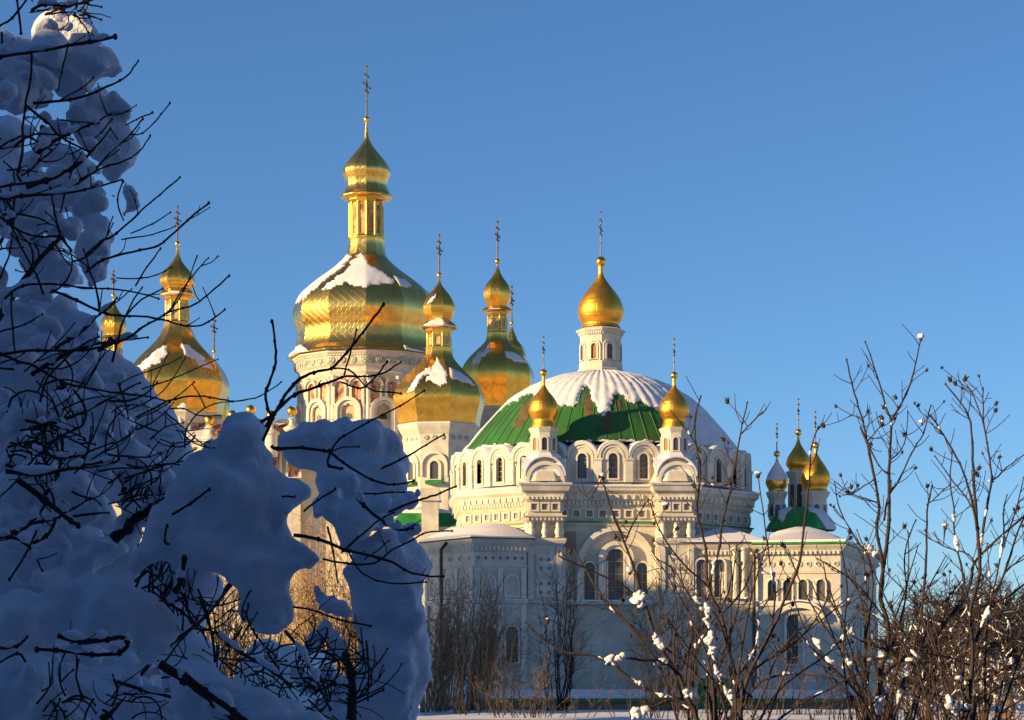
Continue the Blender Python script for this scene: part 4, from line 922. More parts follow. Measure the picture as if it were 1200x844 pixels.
# sunlit golden bushes seen through gaps of the snow tree
shrub('golden_bush', 'sunlit golden brown bare bush seen through the right gap of the snowy tree', 'bush', 385, 96, 575, 50, 62, 60, .05, ('twig2', 'twig2'), 9, 8, 0, depth=2)
shrub('golden_bush', 'sunlit bare bush seen through the lower left gap of the snowy tree', 'bush', 265, 92, 640, 40, 60, 40, .045, ('twig2', 'twig2'), 10, 7, 0, depth=2)
bk = MB(); NBX, NBY = 30, 12
for jy in range(NBY+1):
    for ix in range(NBX+1):
        u_, v_ = ix/NBX, jy/NBY; x = X(250, 42)+u_*(X(425, 42)-X(250, 42)); y = 40+v_*5
        bk.v.append((x, y, -.05+2.65*math.sin(PI*u_)**.5*math.sin(PI*min(v_*1.1, 1))**.7*(1+.18*mnoise.noise(Vector((x*1.1, y*.8, 1))))))
for jy in range(NBY):
    for ix in range(NBX): a_ = jy*(NBX+1)+ix; bk.f.append((a_, a_+1, a_+NBX+2, a_+NBX+1)); bk.uv += [(0, 0)]*4
bk.build('snow_bank', 'snow', None, True, None, kind='structure')
shrub('brushwood', 'low brushwood along the snow below the left turret', 'bush', 640, 112, 765, 60, 80, 26, .03, ('twig4', 'twig3'), 61, 6, 6)
shrub('brushwood', 'low brushwood left of the green utility box', 'bush', 755, 110, 735, 50, 70, 26, .03, ('twig4', 'twig'), 62, 6, -6)
shrub('brushwood', 'low brushwood below the chapel corner', 'bush', 1010, 104, 760, 60, 70, 28, .03, ('twig4', 'twig'), 63, 6, 0)
shrub('brushwood', 'brushwood in front of the frosted trees at lower right', 'bush', 1130, 84, 735, 80, 95, 70, .03, ('twig', 'twig3'), 64, 7, 0, snowfrac=.3)
shrub('bare_bush', 'dense tan bush in the middle of the shaded apse wall', 'bush', 565, 122, 680, 34, 50, 34, .035, ('twig2', 'twig3'), 65, 7, 14)
# big frosted tree mass at right
def broad_tree(px, Y, top, wid, seed, label, n=9, sf=.5):
    rnd = random.Random(seed); t = thing('frosted_tree', label, 'tree', (X(px, Y), Y, 0), 0, 'snow dusted trees at the right')
    H = Z(top, Y); kY = Y/FPX; W = wid*kY; tr = MB(); tw = MB(); sn_ = MB()
    tr.tube([(0, 0, -.2), (.1, 0, H*.2), (.05, .1, H*.4)], [.3, .25, .18], 8)
    def grow(p, d, L, r, lv):
        q = [p]; dd = d.copy(); seg = 4
        for i in range(seg):
            dd = (dd+Vector((rnd.gauss(0, .17), rnd.gauss(0, .17), rnd.gauss(0.03, .14)))).normalized(); q.append(q[-1]+dd*L/seg)
        (tr if lv > 2 else tw).tube(q, [r*(1-.55*i/seg) for i in range(seg+1)], 5 if lv > 2 else 3)
        if 1 <= lv <= 3 and rnd.random() < sf*(2.6 if lv > 1 else 1.5):
            sn_.tube([v+Vector((-r*.4, -r*.5, r*.9)) for v in q[:4]], [r*.4, r*.9, r*.85, r*.3], 4)
        if lv == 0: return
        for i in range(1, seg+1):
            for _ in range(2 if lv > 1 else 3):
                if i == seg or rnd.random() < .85:
                    nd = (dd*.7+Vector((rnd.gauss(0, .75), rnd.gauss(0, .75), rnd.gauss(.05, .5)))).normalized()
                    grow(q[i], nd, L*rnd.uniform(.45, .72), r*.5, lv-1)
    for i in range(n):
        a = 2*PI*i/n+rnd.uniform(-.3, .3); e = rnd.uniform(.25, 1.35)
        d = Vector((math.cos(a)*math.cos(e)*W/H*1.9, math.sin(a)*math.cos(e)*.8, math.sin(e))).normalized()
        grow(Vector((0, 0, H*rnd.uniform(.12, .4))), d, H*.36, .14, 3)
    tr.build('trunk', 'twig3', t, True, None); tw.build('crown', 'twig4', t, True, None, kind='stuff'); sn_.build('snow_on_twigs', 'snow', t, True, None, kind='stuff')
broad_tree(1150, 105, 660, 90, 31, 'large bare tree with snow dusted sunlit twigs at the right edge', 10, .28)
broad_tree(1085, 98, 705, 60, 32, 'lower snow dusted tree right of the chapel', 9, .25)
broad_tree(1215, 112, 650, 80, 33, 'snow dusted tree cut off by the right edge', 9, .25)
broad_tree(-5988, 4.6, -2906, 2353, 36, 'bare tree added outside the frame to filter the sun onto the snowy tree', 9, .1)  # unseen tree added to break the sunlight into dapples
broad_tree(1110, 118, 655, 80, 34, 'tall bare tree behind the frosted trees at right, darker', 9, .2)
broad_tree(1180, 92, 690, 70, 35, 'nearest frosted tree at the lower right corner', 9, .35)
shrub('far_wood', 'distant leafless wood closing the view at the right horizon', 'woodland', 1170, 230, 735, 150, 160, 160, .12, ('twig3', 'twig3'), 51, 5, 0, depth=14, levels=1)
shrub('far_wood', 'distant leafless wood on the horizon seen through the snowy tree', 'woodland', 150, 205, 640, 300, 300, 260, .12, ('twig3', 'twig2'), 52, 5, 0, depth=8, levels=1)
# ------------------------------------------------------------------ near shrubs with seed pods (right)
def pod_mesh(seed):
    rnd = random.Random(seed); q = MB()
    q.ball((0, 0, 0), .016, None, 7, 5, 1.2)
    for i in range(4):
        a = 2*PI*i/4+rnd.uniform(-.4, .4); d = Vector((math.cos(a)*.7, math.sin(a)*.7, 1)).normalized()
        s = Vector((-d.y, d.x, 0))
        q.add([(d*.012-s*.008), (d*.012+s*.008), (d*.034+s*.005), (d*.038), (d*.024+Vector((0, 0, -.012)))], [(0, 1, 2, 3), (0, 3, 4), (3, 2, 4), (1, 4, 2), (0, 4, 1)])
    return q.mesh('seed_pod', 'pod')
PODS = [pod_mesh(i) for i in range(3)]
def lump_mesh(seed, fl=.75):
    rnd = random.Random(seed); n, m = 14, 9; vs = []
    for i in range(m+1):
        for j in range(n):
            th = PI*i/m; ph = 2*PI*j/n; v = Vector((math.sin(th)*math.cos(ph), math.sin(th)*math.sin(ph), math.cos(th)))
            s = 1+.35*mnoise.noise(v*1.6+Vector((seed*3.1, 0, 0)))+.12*mnoise.noise(v*4+Vector((0, seed, 0))); v = v*s; v.z *= fl; vs.append(v)
    fs = [(i*n+j, (i+1)*n+j, (i+1)*n+(j+1) % n, i*n+(j+1) % n) for i in range(m) for j in range(n)]
    q = MB(); q.add(vs, fs); return q.mesh('snow_lump', 'snow_near', True)
LUMPS = [lump_mesh(i) for i in range(5)]
def catmull(pts, k=4):
    out = []; n = len(pts)
    for i in range(n-1):
        p0, p1, p2, p3 = pts[max(i-1, 0)], pts[i], pts[i+1], pts[min(i+2, n-1)]
        for j in range(k):
            t = j/k; out.append(.5*((2*p1)+(p2-p0)*t+(2*p0-5*p1+4*p2-p3)*t*t+(3*p1-p0-3*p2+p3)*t**3))
    out.append(pts[-1]); return out
def traced(parent, base, poly, Y, r0, r1, rnd, material='twig', name='branch', k=6, knob=True, dy=0.15, ends=None):
    """branch along points measured in the photograph, set at distance Y with wander in depth"""
    y = Y+rnd.uniform(-dy, dy); pts = []
    sl = rnd.uniform(-dy, dy)
    for i, (a, b) in enumerate(poly):
        yy = y+sl*i/max(len(poly)-1, 1)
        pts.append(P(a, b, yy)-base)
    pts = catmull(pts, 4); n = len(pts); s_ = Y/FPX
    pts = [p+Vector((rnd.gauss(0, 1), rnd.gauss(0, 1), rnd.gauss(0, 1)))*s_*.28 for p in pts]
    rr = [(r0+(r1-r0)*i/(n-1))*s_*.44*rnd.uniform(.9, 1.12) for i in range(n)]
    q = MB(); q.tube(pts, rr, k)
    if knob:
        q.ball(pts[-1], rr[-1]*1.6, None, 6, 4, 1.3)
        for i in range(4, n-2, 5):
            q.ball(pts[i], rr[i]*1.45, None, 6, 4, 1.2)
    o = q.build(name, material, parent, True, None)
    return o, pts, rr
def side_twigs(parent, pts, rr, Y, rnd, n, Lpx, material, pods=0, lumps=0, up_=.6, podlist=None, snowlist=None, wid=1.1, spread=.9):
    s_ = Y/FPX; m = len(pts); q = MB(); tips = []
    for _ in range(n):
        i = rnd.randint(int(m*.15), m-2); d = (pts[i+1]-pts[i]).normalized()
        nd = (d*.6+Vector((rnd.choice((-1, 1))*rnd.uniform(.3, spread), rnd.gauss(0, .4), rnd.uniform(-.2, up_)))).normalized()
        L = rnd.uniform(.4, 1)*Lpx*s_
        a = pts[i]; b = a+nd*L*.5+Vector((0, 0, -.02*L)); c = a+nd*L+Vector((rnd.gauss(0, .1)*L, 0, rnd.uniform(0, .2)*L))
        t = catmull([a, b, c], 3)
        q.tube(t, [wid*s_*.5*(1-.35*j/(len(t)-1)) for j in range(len(t))], 4); q.ball(c, wid*s_*.55, None, 5, 3, 1.3)
        if L > .6*Lpx*s_ and rnd.random() < .5:
            e = t[3]; f = e+(nd+Vector((rnd.gauss(0, .7), rnd.gauss(0, .3), rnd.gauss(.2, .5)))).normalized()*L*.4
            q.tube([e, e.lerp(f, .5)+Vector((0, 0, .02*L)), f], [wid*s_*.35, wid*s_*.32, wid*s_*.28], 4); tips.append(f)
        tips.append(c)
    if q.f: q.build('twigs', material, parent, True, None, kind='stuff')
    return tips
def pods_at(parent, tips, rnd, frac, sc_=1.0, snow=.25):
    for t in tips:
        if rnd.random() < frac:
            o = inst(rnd.choice(PODS), 'seed_pod', parent, t, rnd.uniform(0, 6)); s = sc_*rnd.uniform(.6, 1.25); o.scale = (s, s, s); o.rotation_euler = (rnd.uniform(-.8, .8), rnd.uniform(-.8, .8), rnd.uniform(0, 6))
            if rnd.random() < snow:
                l = inst(rnd.choice(LUMPS), 'snow_tuft', parent, t+Vector((0, 0, .022)), rnd.uniform(0, 6)); e = rnd.uniform(.012, .026); l.scale = (e*rnd.uniform(.7, 1.3), e, e*rnd.uniform(.6, 1.1))
def cap_on(parent, pts, w_, rnd, name='snow_cap', material='snow_near', k=8):
    """an uneven ridge of snow lying along the top of a piece of branch"""
    if len(pts) < 2: return
    if len(pts) < 5: pts = catmull([Vector(p) for p in pts], 3)
    n = len(pts); q = MB(); sd = rnd.uniform(0, 99)
    ce = []; rr = []
    for i, p in enumerate(pts):
        f = math.sin(PI*(i+.35)/(n-.3))**.6 if 0 < i < n-1 else .3
        f *= 1+.55*mnoise.noise(Vector((i*.55+sd, sd, 0)))
        ce.append(Vector(p)+Vector((rnd.gauss(0, w_*.12), -w_*.1, w_*(.35+.45*f)))); rr.append(max(w_*f, w_*.15))
    q.tube(ce, rr, k)
    for i, v in enumerate(q.v):
        vv = Vector(v); nz = mnoise.noise(vv/w_*.8+Vector((sd, 0, 0)))*w_*.45
        c_ = ce[min(i//k, n-1)]; d = (vv-c_); q.v[i] = tuple(vv+d*(nz/w_))
    o = q.build(name, material, parent, True, None); m_ = o.modifiers.new('s', 'SUBSURF'); m_.levels = 1; m_.render_levels = 1
    return o
def near_shrub(label, base_px, Y, lines, seed, thick, tw=4, Lpx=34, lumps=(), extra=21, fan=82, ytop=(620, 790)):
    rnd = random.Random(seed); base = Vector((X(base_px, Y), Y, 0))
    t = thing('seed_pod_shrub', label, 'shrub', base, 0, 'bare shrubs with seed pods in the foreground')
    allp = []
    for ln, r0, r1 in lines:
        o, pts, rr = traced(t, base, ln, Y, r0*1.45, r1*1.25, rnd, 'twig', dy=.25); allp.append(pts)
        tips = side_twigs(t, pts, rr, Y, rnd, int(tw*len(ln)/4)+1, Lpx, 'twig')
        pods_at(t, tips, rnd, .2, .8, .06)
        if rnd.random() < .8: pods_at(t, [pts[-1]], rnd, .3)
        # caps of snow lying in crotches
    for (px, py, rx, rz_) in lumps:
        best = min(((abs(600+(p.x+base.x)/(p.y+base.y)*FPX-px)+abs(HOR-(p.z+base.z-CAMZ)/(p.y+base.y)*FPX-py)), gi, pi) for gi, g in enumerate(allp) for pi, p in enumerate(g))
        g = allp[best[1]]; pi = best[2]; s_ = Y/FPX
        if best[0] > 45: continue
        o_ = g[pi]
        d = (g[min(pi+1, len(g)-1)]-g[max(pi-1, 0)]).normalized()
        if True:
            cap_on(t, g[max(pi-1, 0):pi+2], min(rx, rz_)*s_*.5, rnd)
            for e in range(3):
                l = inst(rnd.choice(LUMPS), 'snow_lump', t, g[pi]+Vector((rnd.gauss(0, rx*s_*.35), -.01, rnd.gauss(rz_*s_*.25, rz_*s_*.35)))); sz = min(rx, rz_)*s_*rnd.uniform(.35, .75)
                l.scale = (sz*rnd.uniform(.8, 1.5), sz, sz*rnd.uniform(.7, 1.3)); l.rotation_euler = (rnd.uniform(-.6, .6), rnd.uniform(-.8, .8), rnd.uniform(0, 6))
    for g in allp:
        for pi in range(3, len(g)-4, 4):
            if rnd.random() < .10: cap_on(t, g[pi:pi+2], rnd.uniform(.006, .011), rnd)
    for i in range(extra):
        a0 = base_px+rnd.uniform(-30, 30); ex = base_px+rnd.gauss(0, 1)*fan; ey = rnd.uniform(*ytop)
        mid_ = (a0+(ex-a0)*.35+rnd.gauss(0, 8), 900+(ey-900)*.45)
        o, pts, rr = traced(t, base, [(a0, 920), mid_, (a0+(ex-a0)*.75+rnd.gauss(0, 8), 900+(ey-900)*.78), (ex, ey)], Y, 3.8, 1.3, rnd, 'twig', dy=.5, name='stem')
        tips = side_twigs(t, pts, rr, Y, rnd, tw+2, Lpx, 'twig'); pods_at(t, tips+[pts[-1]], rnd, .16, .75, .06)
        for e in range(2):
            if rnd.random() < .35:
                pi = rnd.randint(4, len(pts)-4)
                cap_on(t, [pts[pi], pts[pi].lerp(pts[pi+1], .5)], rnd.uniform(.008, .016), rnd)
    for i in range(5):
        a = P(base_px+rnd.uniform(-14, 14), 900, Y)-base; q = MB()
        q.tube([Vector((rnd.uniform(-.05, .05), 0, -.05)), Vector((a.x*.6, 0, a.z*.5)), a, P(base_px+rnd.uniform(-40, 40), 815, Y)-base], [.03, .024, .018, .01], 6); q.build('stem', 'twig', t, True, None)
    return t
mid = [
 ([(806, 900), (816, 844), (807, 820), (795, 791), (772, 756), (758, 716), (752, 698), (743, 666), (732, 637), (717, 600), (706, 560)], 5, 1.6),
 ([(872, 900), (868, 844), (862, 797), (853, 756), (845, 721), (830, 687), (827, 643), (816, 600), (821, 558), (816, 523), (814, 492), (821, 465)], 4, 1.4),
 ([(830, 687), (843, 640), (846, 615), (854, 582), (863, 535), (868, 506), (876, 472)], 2.6, 1.3), ([(868, 509), (880, 496), (894, 483)], 1.6, 1.2),
 ([(866, 860), (870, 820), (879, 788), (902, 745), (920, 701), (937, 658), (944, 602), (949, 557), (950, 528), (959, 500)], 4, 1.3),
 ([(902, 745), (908, 700), (901, 650), (895, 604), (888, 558)], 2, 1.2),
 ([(816, 870), (810, 828), (766, 814), (729, 788), (700, 770), (665, 765), (642, 753), (616, 730)], 4, 1.4),
 ([(795, 791), (778, 776), (750, 773), (729, 771)], 3, 2), ([(772, 756), (748, 742), (731, 725), (722, 708)], 2, 1.2),
 ([(758, 716), (735, 690), (700, 672), (660, 655), (655, 648)], 2, 1.2), ([(732, 637), (745, 608), (760, 585)], 1.6, 1.2),
 ([(830, 687), (800, 660), (775, 625), (762, 590)], 2, 1.2), ([(845, 721), (872, 690), (885, 655), (905, 640)], 1.8, 1.2),
 ([(853, 756), (838, 720), (810, 700), (790, 668), (770, 655)], 1.8, 1.2), ([(821, 558), (838, 570), (860, 566)], 1.4, 1.1), ([(821, 530), (805, 505), (790, 486)], 1.4, 1.1),
 ([(862, 797), (885, 760), (893, 715), (915, 690)], 2, 1.2), ([(879, 788), (905, 770), (930, 755), (960, 720), (972, 690)], 2.2, 1.2), ([(807, 820), (780, 822), (745, 840), (735, 860)], 2.5, 2),
 ([(706, 560), (690, 585), (680, 561)], 1.2, 1.0), ([(868, 844), (840, 790), (832, 740), (826, 700)], 2.4, 1.4), ([(870, 830), (890, 800), (930, 790), (975, 795)], 2.4, 1.3)]
near_shrub('middle bare shrub with dark seed pods and snow clinging to its forks, before the church', 838, 15.2, mid, 41, 3, 5, 36,
  [(730, 756, 6, 6), (721, 768, 8, 6), (745, 703, 9, 10), (752, 700, 5, 7), (822, 706, 5, 10), (824, 722, 8, 7), (815, 726, 7, 6), (832, 752, 9, 10), (838, 758, 6, 8), (785, 757, 8, 8), (778, 774, 10, 5), (812, 820, 9, 16), (806, 808, 6, 8), (842, 828, 7, 13), (748, 830, 10, 8), (737, 838, 8, 6), (714, 797, 8, 7), (840, 792, 5, 10), (836, 660, 4, 8), (780, 808, 8, 5), (744, 818, 9, 4), (915, 670, 4, 5), (892, 722, 5, 5), (890, 747, 3, 4), (874, 770, 3, 4), (765, 745, 4, 5)])
rt = [
 ([(1030, 900), (1031, 844), (1032, 788), (1040, 762), (1040, 730), (1032, 701), (1034, 658), (1027, 620), (1030, 596), (1025, 562), (1017, 522), (1011, 494), (1001, 460), (992, 422)], 5, 1.4),
 ([(1032, 701), (1036, 660), (1041, 620), (1042, 579), (1042, 551), (1043, 522), (1044, 494), (1037, 474), (1027, 437), (1014, 401)], 4, 1.3), ([(1044, 494), (1062, 462), (1071, 434), (1079, 398)], 2, 1.3),
 ([(1036, 610), (1042, 579), (1054, 562), (1068, 531), (1082, 508), (1091, 475)], 2, 1.3),
 ([(1047, 900), (1047, 844), (1059, 797), (1070, 762), (1079, 721), (1085, 658), (1087, 600), (1092, 570)], 4, 1.6),
 ([(1020, 830), (1041, 785), (1079, 762), (1113, 724), (1135, 690), (1142, 660), (1160, 640), (1200, 605)], 5, 2),
 ([(1006, 870), (1015, 837), (1006, 808), (992, 779), (978, 750)], 4, 1.5), ([(998, 800), (978, 785), (957, 756), (940, 730), (930, 700)], 2.4, 1.3),
 ([(1042, 540), (1060, 520), (1064, 482)], 1.4, 1.1), ([(1024, 562), (1000, 578), (994, 580)], 1.4, 1.1), ([(1030, 590), (1000, 580), (994, 577)], 1.3, 1), ([(1008, 500), (1030, 545), (1042, 556)], 1.6, 1.2),
 ([(1011, 494), (1003, 488), (996, 487)], 1.2, 1), ([(1017, 517), (1028, 504), (1034, 497)], 1.2, 1), ([(1085, 592), (1100, 580), (1113, 568)], 1.3, 1),
 ([(1034, 658), (1010, 640), (985, 600), (978, 565)], 1.6, 1.1), ([(1040, 730), (1010, 690), (985, 670), (958, 655)], 1.8, 1.1), ([(1045, 760), (1062, 700), (1060, 650), (1073, 610)], 2, 1.2), ([(1040, 762), (1000, 745), (975, 700), (965, 660)], 2, 1.2)]
near_shrub('slim bare shrub with seed pods rising right of the chapel into the sky', 1036, 16.0, rt, 42, 3, 6, 32,
  [(1013, 655, 7, 7), (1000, 754, 10, 7), (965, 752, 8, 6), (997, 778, 10, 6), (972, 784, 6, 6), (1052, 812, 10, 7), (1030, 828, 8, 8), (1062, 790, 6, 8), (1018, 652, 5, 5), (1003, 776, 7, 5), (1033, 822, 10, 5), (985, 760, 6, 4)])
r3 = [
 ([(1125, 900), (1130, 844), (1134, 831), (1140, 762), (1137, 716), (1148, 672), (1145, 620), (1142, 579), (1140, 539), (1138, 502), (1131, 480), (1108, 450)], 5, 1.4),
 ([(1148, 650), (1156, 596), (1162, 565), (1160, 539), (1153, 499), (1143, 470), (1135, 454)], 2.6, 1.2), ([(1153, 499), (1152, 480), (1152, 455)], 1.4, 1.1), ([(1162, 565), (1180, 548), (1203, 531)], 1.5, 1.1),
 ([(1145, 620), (1139, 587), (1128, 551), (1113, 522), (1100, 500), (1090, 487)], 2.4, 1.2), ([(1142, 599), (1131, 582), (1113, 559), (1096, 535)], 1.6, 1.1), ([(1134, 700), (1125, 658), (1118, 620), (1118, 596), (1113, 562), (1116, 528)], 2, 1.2),
 ([(1140, 762), (1160, 710), (1177, 672), (1190, 630), (1203, 600)], 3, 1.6), ([(1138, 800), (1165, 790), (1185, 778), (1205, 770)], 3, 2), ([(1137, 716), (1180, 700), (1205, 680)], 2.6, 1.8),
 ([(1160, 710), (1175, 640), (1176, 600), (1180, 580)], 1.8, 1.1), ([(1148, 672), (1135, 650), (1105, 640), (1095, 624)], 1.8, 1.1), ([(1126, 860), (1105, 800), (1100, 750), (1085, 700)], 2.6, 1.2), ([(1177, 672), (1195, 655), (1206, 645)], 1.6, 1.2), ([(1138, 780), (1110, 770), (1080, 765)], 1.8, 1.2), ([(1176, 640), (1190, 600), (1200, 560)], 1.5, 1)]
near_shrub('bare reddish shrub with seed pods at the right edge of the view', 1132, 14.6, r3, 43, 3, 6, 36,
  [(1122, 640, 7, 6), (1162, 638, 5, 7), (1175, 644, 6, 5), (1115, 825, 13, 10), (1150, 728, 5, 8), (1156, 829, 7, 5), (1182, 757, 5, 5), (1125, 610, 3, 4), (1163, 563, 4, 5)])
# ------------------------------------------------------------------ snow laden tree and shrub (left foreground)
def blob_snow(parent, base, balls, seed, vox=.014, name='snow_clump'):
    """balls: (px, py, r_px, Y). One welded lump of snow."""
    rnd = random.Random(seed); vs = []; fs = []
    U = 12; V = 8
    for (px, py, r, Y) in balls:
        c = P(px, py, Y)-base; rr = r*1.06*Y/FPX; o = len(vs)
        for i in range(V+1):
            for j in range(U):
                th = PI*i/V; ph = 2*PI*j/U; vs.append((c.x+rr*math.sin(th)*math.cos(ph), c.y+rr*.8*math.sin(th)*math.sin(ph), c.z+rr*math.cos(th)))
        fs += [(o+i*U+j, o+(i+1)*U+j, o+(i+1)*U+(j+1) % U, o+i*U+(j+1) % U) for i in range(V) for j in range(U)]
    me = bpy.data.meshes.new('tmp'); me.from_pydata(vs, [], fs); o = bpy.data.objects.new('tmp', me); COL.objects.link(o)
    m = o.modifiers.new('r', 'REMESH'); m.mode = 'VOXEL'; m.voxel_size = vox
    m = o.modifiers.new('s', 'SMOOTH'); m.iterations = 9; m.factor = .55
    for nm, sz, st in (('a', .2, .09), ('b', .07, .022), ('c', .02, .006)):
        tx = bpy.data.textures.new('snow_'+nm, 'CLOUDS'); tx.noise_scale = sz
        m = o.modifiers.new(nm, 'DISPLACE'); m.texture = tx; m.strength = st; m.mid_level = .5; m.texture_coords = 'GLOBAL'
    o.location = base
    bpy.context.view_layer.update()
    dg = bpy.context.evaluated_depsgraph_get(); nm = bpy.data.meshes.new_from_object(o.evaluated_get(dg)); nm.name = name
    bpy.data.objects.remove(o); nm.materials.clear(); nm.materials.append(M['snow_near']); nm.polygons.foreach_set('use_smooth', [True]*len(nm.polygons))
    ob = bpy.data.objects.new(name, nm); link(ob, parent); return ob
YT = 9.0
TB = Vector((X(40, YT), YT, 0))
tree = thing('snow_laden_tree', 'dark branched tree heavily loaded with blue shaded snow along the left edge', 'tree', TB)
SB = Vector((X(380, 8.4), 8.4, 0))
bush = thing('snow_laden_shrub', 'snow buried shrub with dark twigs right of the big snowy tree, before the church', 'shrub', SB)
def clump(par, base, Y, lst, seed, vox=.014):
    rnd = random.Random(seed); bl = [(a, b, r, Y+rnd.uniform(-.05, .05)) for a, b, r in lst]
    big = [q_ for q_ in bl if q_[2] >= 17]
    for _ in range(int(len(big)*.9)):
        a, b, r, y = rnd.choice(big); an = rnd.uniform(-2.0, .2); a += rnd.uniform(-.4, .4)*r; b += rnd.uniform(-.4, .4)*r; w_ = rnd.uniform(.28, .5)*r
        for i in range(rnd.randint(3, 6)):
            bl.append((a, b, w_*rnd.uniform(.8, 1.15), y-(r*.62)*Y/FPX-rnd.uniform(0, .02))); a += math.cos(an)*w_*.6; b -= math.sin(an)*w_*.6; an += rnd.gauss(0, .3)
            if not any(math.hypot(a-c_[0], b-c_[1]) < c_[2]*.75 for c_ in big): break
    blob_snow(par, base, bl, seed, vox)
Tt = lambda Y, l, s, v=.014: clump(tree, TB, Y, l, s, v)
Tt(9.1, [(30, 70, 24), (62, 42, 27), (92, 50, 26), (113, 72, 22), (132, 83, 12), (140, 84, 7), (85, 82, 30), (55, 75, 27), (12, 88, 20), (40, 96, 14), (75, 105, 12), (100, 96, 14), (125, 66, 10), (0, 104, 22), (38, 112, 8)], 1)
Tt(9.2, [(93, 124, 14), (115, 116, 18), (132, 116, 12), (96, 142, 15), (118, 140, 24), (134, 158, 18), (120, 170, 20), (140, 180, 20), (150, 180, 11), (132, 200, 15), (126, 210, 6), (108, 155, 18)], 2)
Tt(9.1, [(152, 226, 12), (154, 240, 12), (146, 250, 6), (134, 230, 4), (148, 216, 6)], 3, .01)
Tt(9.15, [(52, 135, 6), (68, 150, 8), (54, 140, 6)], 4, .01)
Tt(9.3, [(60, 180, 20), (85, 186, 20), (104, 196, 12), (116, 200, 6), (40, 186, 16), (66, 168, 10)], 5)
Tt(9.35, [(10, 148, 15), (34, 156, 10), (-6, 160, 20), (20, 165, 8)], 6)
Tt(9.25, [(18, 222, 18), (42, 222, 20), (70, 226, 20), (95, 226, 18), (108, 226, 9), (30, 240, 14)], 7)
Tt(9.3, [(10, 256, 20), (38, 264, 18), (62, 262, 18), (78, 268, 10), (-8, 250, 20)], 8)
Tt(9.15, [(98, 246, 9), (106, 256, 14), (122, 264, 13), (128, 276, 8), (110, 286, 20), (116, 302, 18), (113, 322, 15), (106, 332, 8), (98, 295, 12)], 9)
Tt(9.35, [(38, 310, 14), (58, 300, 16), (62, 318, 18), (80, 322, 15), (94, 328, 9), (44, 324, 10), (60, 288, 14), (28, 288, 9)], 10)
Tt(9.3, [(0, 322, 10), (-6, 334, 10), (22, 290, 9)], 11)
Tt(9.45, [(10, 385, 30), (38, 372, 27), (75, 362, 17), (68, 378, 24), (97, 384, 22), (110, 396, 12), (30, 400, 30), (70, 402, 28), (88, 362, 6), (-10, 400, 35)], 12)
Tt(9.7, [(92, 430, 34), (120, 448, 35), (145, 472, 36), (170, 500, 36), (196, 520, 30), (205, 530, 26), (115, 500, 46), (60, 445, 42), (20, 450, 42), (70, 500, 45), (20, 510, 45), (120, 550, 42), (170, 550, 36), (215, 548, 16)], 13, .018)
Tt(9.15, [(70, 476, 19), (62, 490, 18), (78, 468, 14), (54, 500, 10), (40, 478, 7)], 14)
Tt(9.2, [(100, 478, 11), (118, 476, 17), (134, 488, 18), (142, 508, 18), (150, 500, 12), (130, 510, 14), (152, 522, 10)], 15)
Tt(8.9, [(158, 536, 18), (170, 545, 22), (152, 556, 14), (184, 558, 15), (165, 526, 9), (200, 570, 10)], 16)
Tt(9.3, [(12, 505, 20), (26, 520, 18), (0, 535, 28), (12, 560, 28), (22, 585, 24), (8, 605, 25), (30, 608, 12)], 17)
Tt(9.25, [(56, 548, 15), (70, 560, 16), (92, 572, 22), (115, 590, 16), (80, 590, 20), (60, 575, 16), (100, 612, 11), (130, 615, 12), (122, 598, 12)], 18)
Tt(9.1, [(75, 636, 20), (55, 652, 18), (22, 650, 20), (5, 640, 20), (72, 620, 12), (100, 636, 22), (122, 646, 20), (140, 642, 14), (28, 672, 14), (95, 660, 18)], 19)
Tt(8.5, [(28, 722, 28), (58, 726, 30), (78, 700, 26), (104, 694, 30), (134, 704, 33), (164, 722, 32), (184, 738, 26), (100, 728, 30), (172, 764, 18), (4, 732, 30), (135, 735, 22), (186, 760, 14), (10, 752, 20), (40, 750, 14), (130, 685, 14), (60, 744, 12)], 20)
Tt(8.8, [(20, 800, 34), (50, 818, 32), (70, 842, 26), (36, 788, 24), (0, 830, 40), (85, 850, 20), (30, 850, 36)], 21)
Tt(9.3, [(110, 784, 24), (130, 815, 30), (95, 795, 20), (150, 835, 26), (170, 800, 22), (190, 832, 26), (150, 790, 20), (110, 840, 26), (80, 770, 16)], 22)
Tt(9.6, [(10, 178, 18), (35, 205, 18), (100, 210, 12), (10, 210, 18), (60, 245, 16), (90, 245, 12), (40, 292, 14)], 61)
Tt(9.0, [(5, 60, 20), (20, 110, 20), (48, 110, 16), (0, 85, 20), (60, 60, 22)], 62)
Tt(9.05, [(40, 190, 10), (60, 160, 9), (80, 215, 10), (20, 205, 10), (86, 262, 9), (50, 250, 9), (30, 275, 9)], 63, .01)
Tt(10.0, [(0, 560, 40), (40, 590, 40), (90, 620, 36), (140, 640, 30), (20, 650, 45), (80, 680, 45), (150, 690, 40), (195, 690, 30), (210, 735, 30), (230, 770, 30), (190, 790, 45), (120, 790, 50), (60, 780, 50), (0, 780, 50), (150, 850, 50), (60, 860, 50), (220, 830, 40), (0, 690, 40), (230, 660, 30), (200, 600, 36), (250, 560, 36), (160, 580, 30)], 64, .025)
Tt(9.0, [(150, 738, 12), (110, 770, 12), (62, 775, 10), (205, 800, 16), (225, 790, 14), (150, 800, 14)], 65)
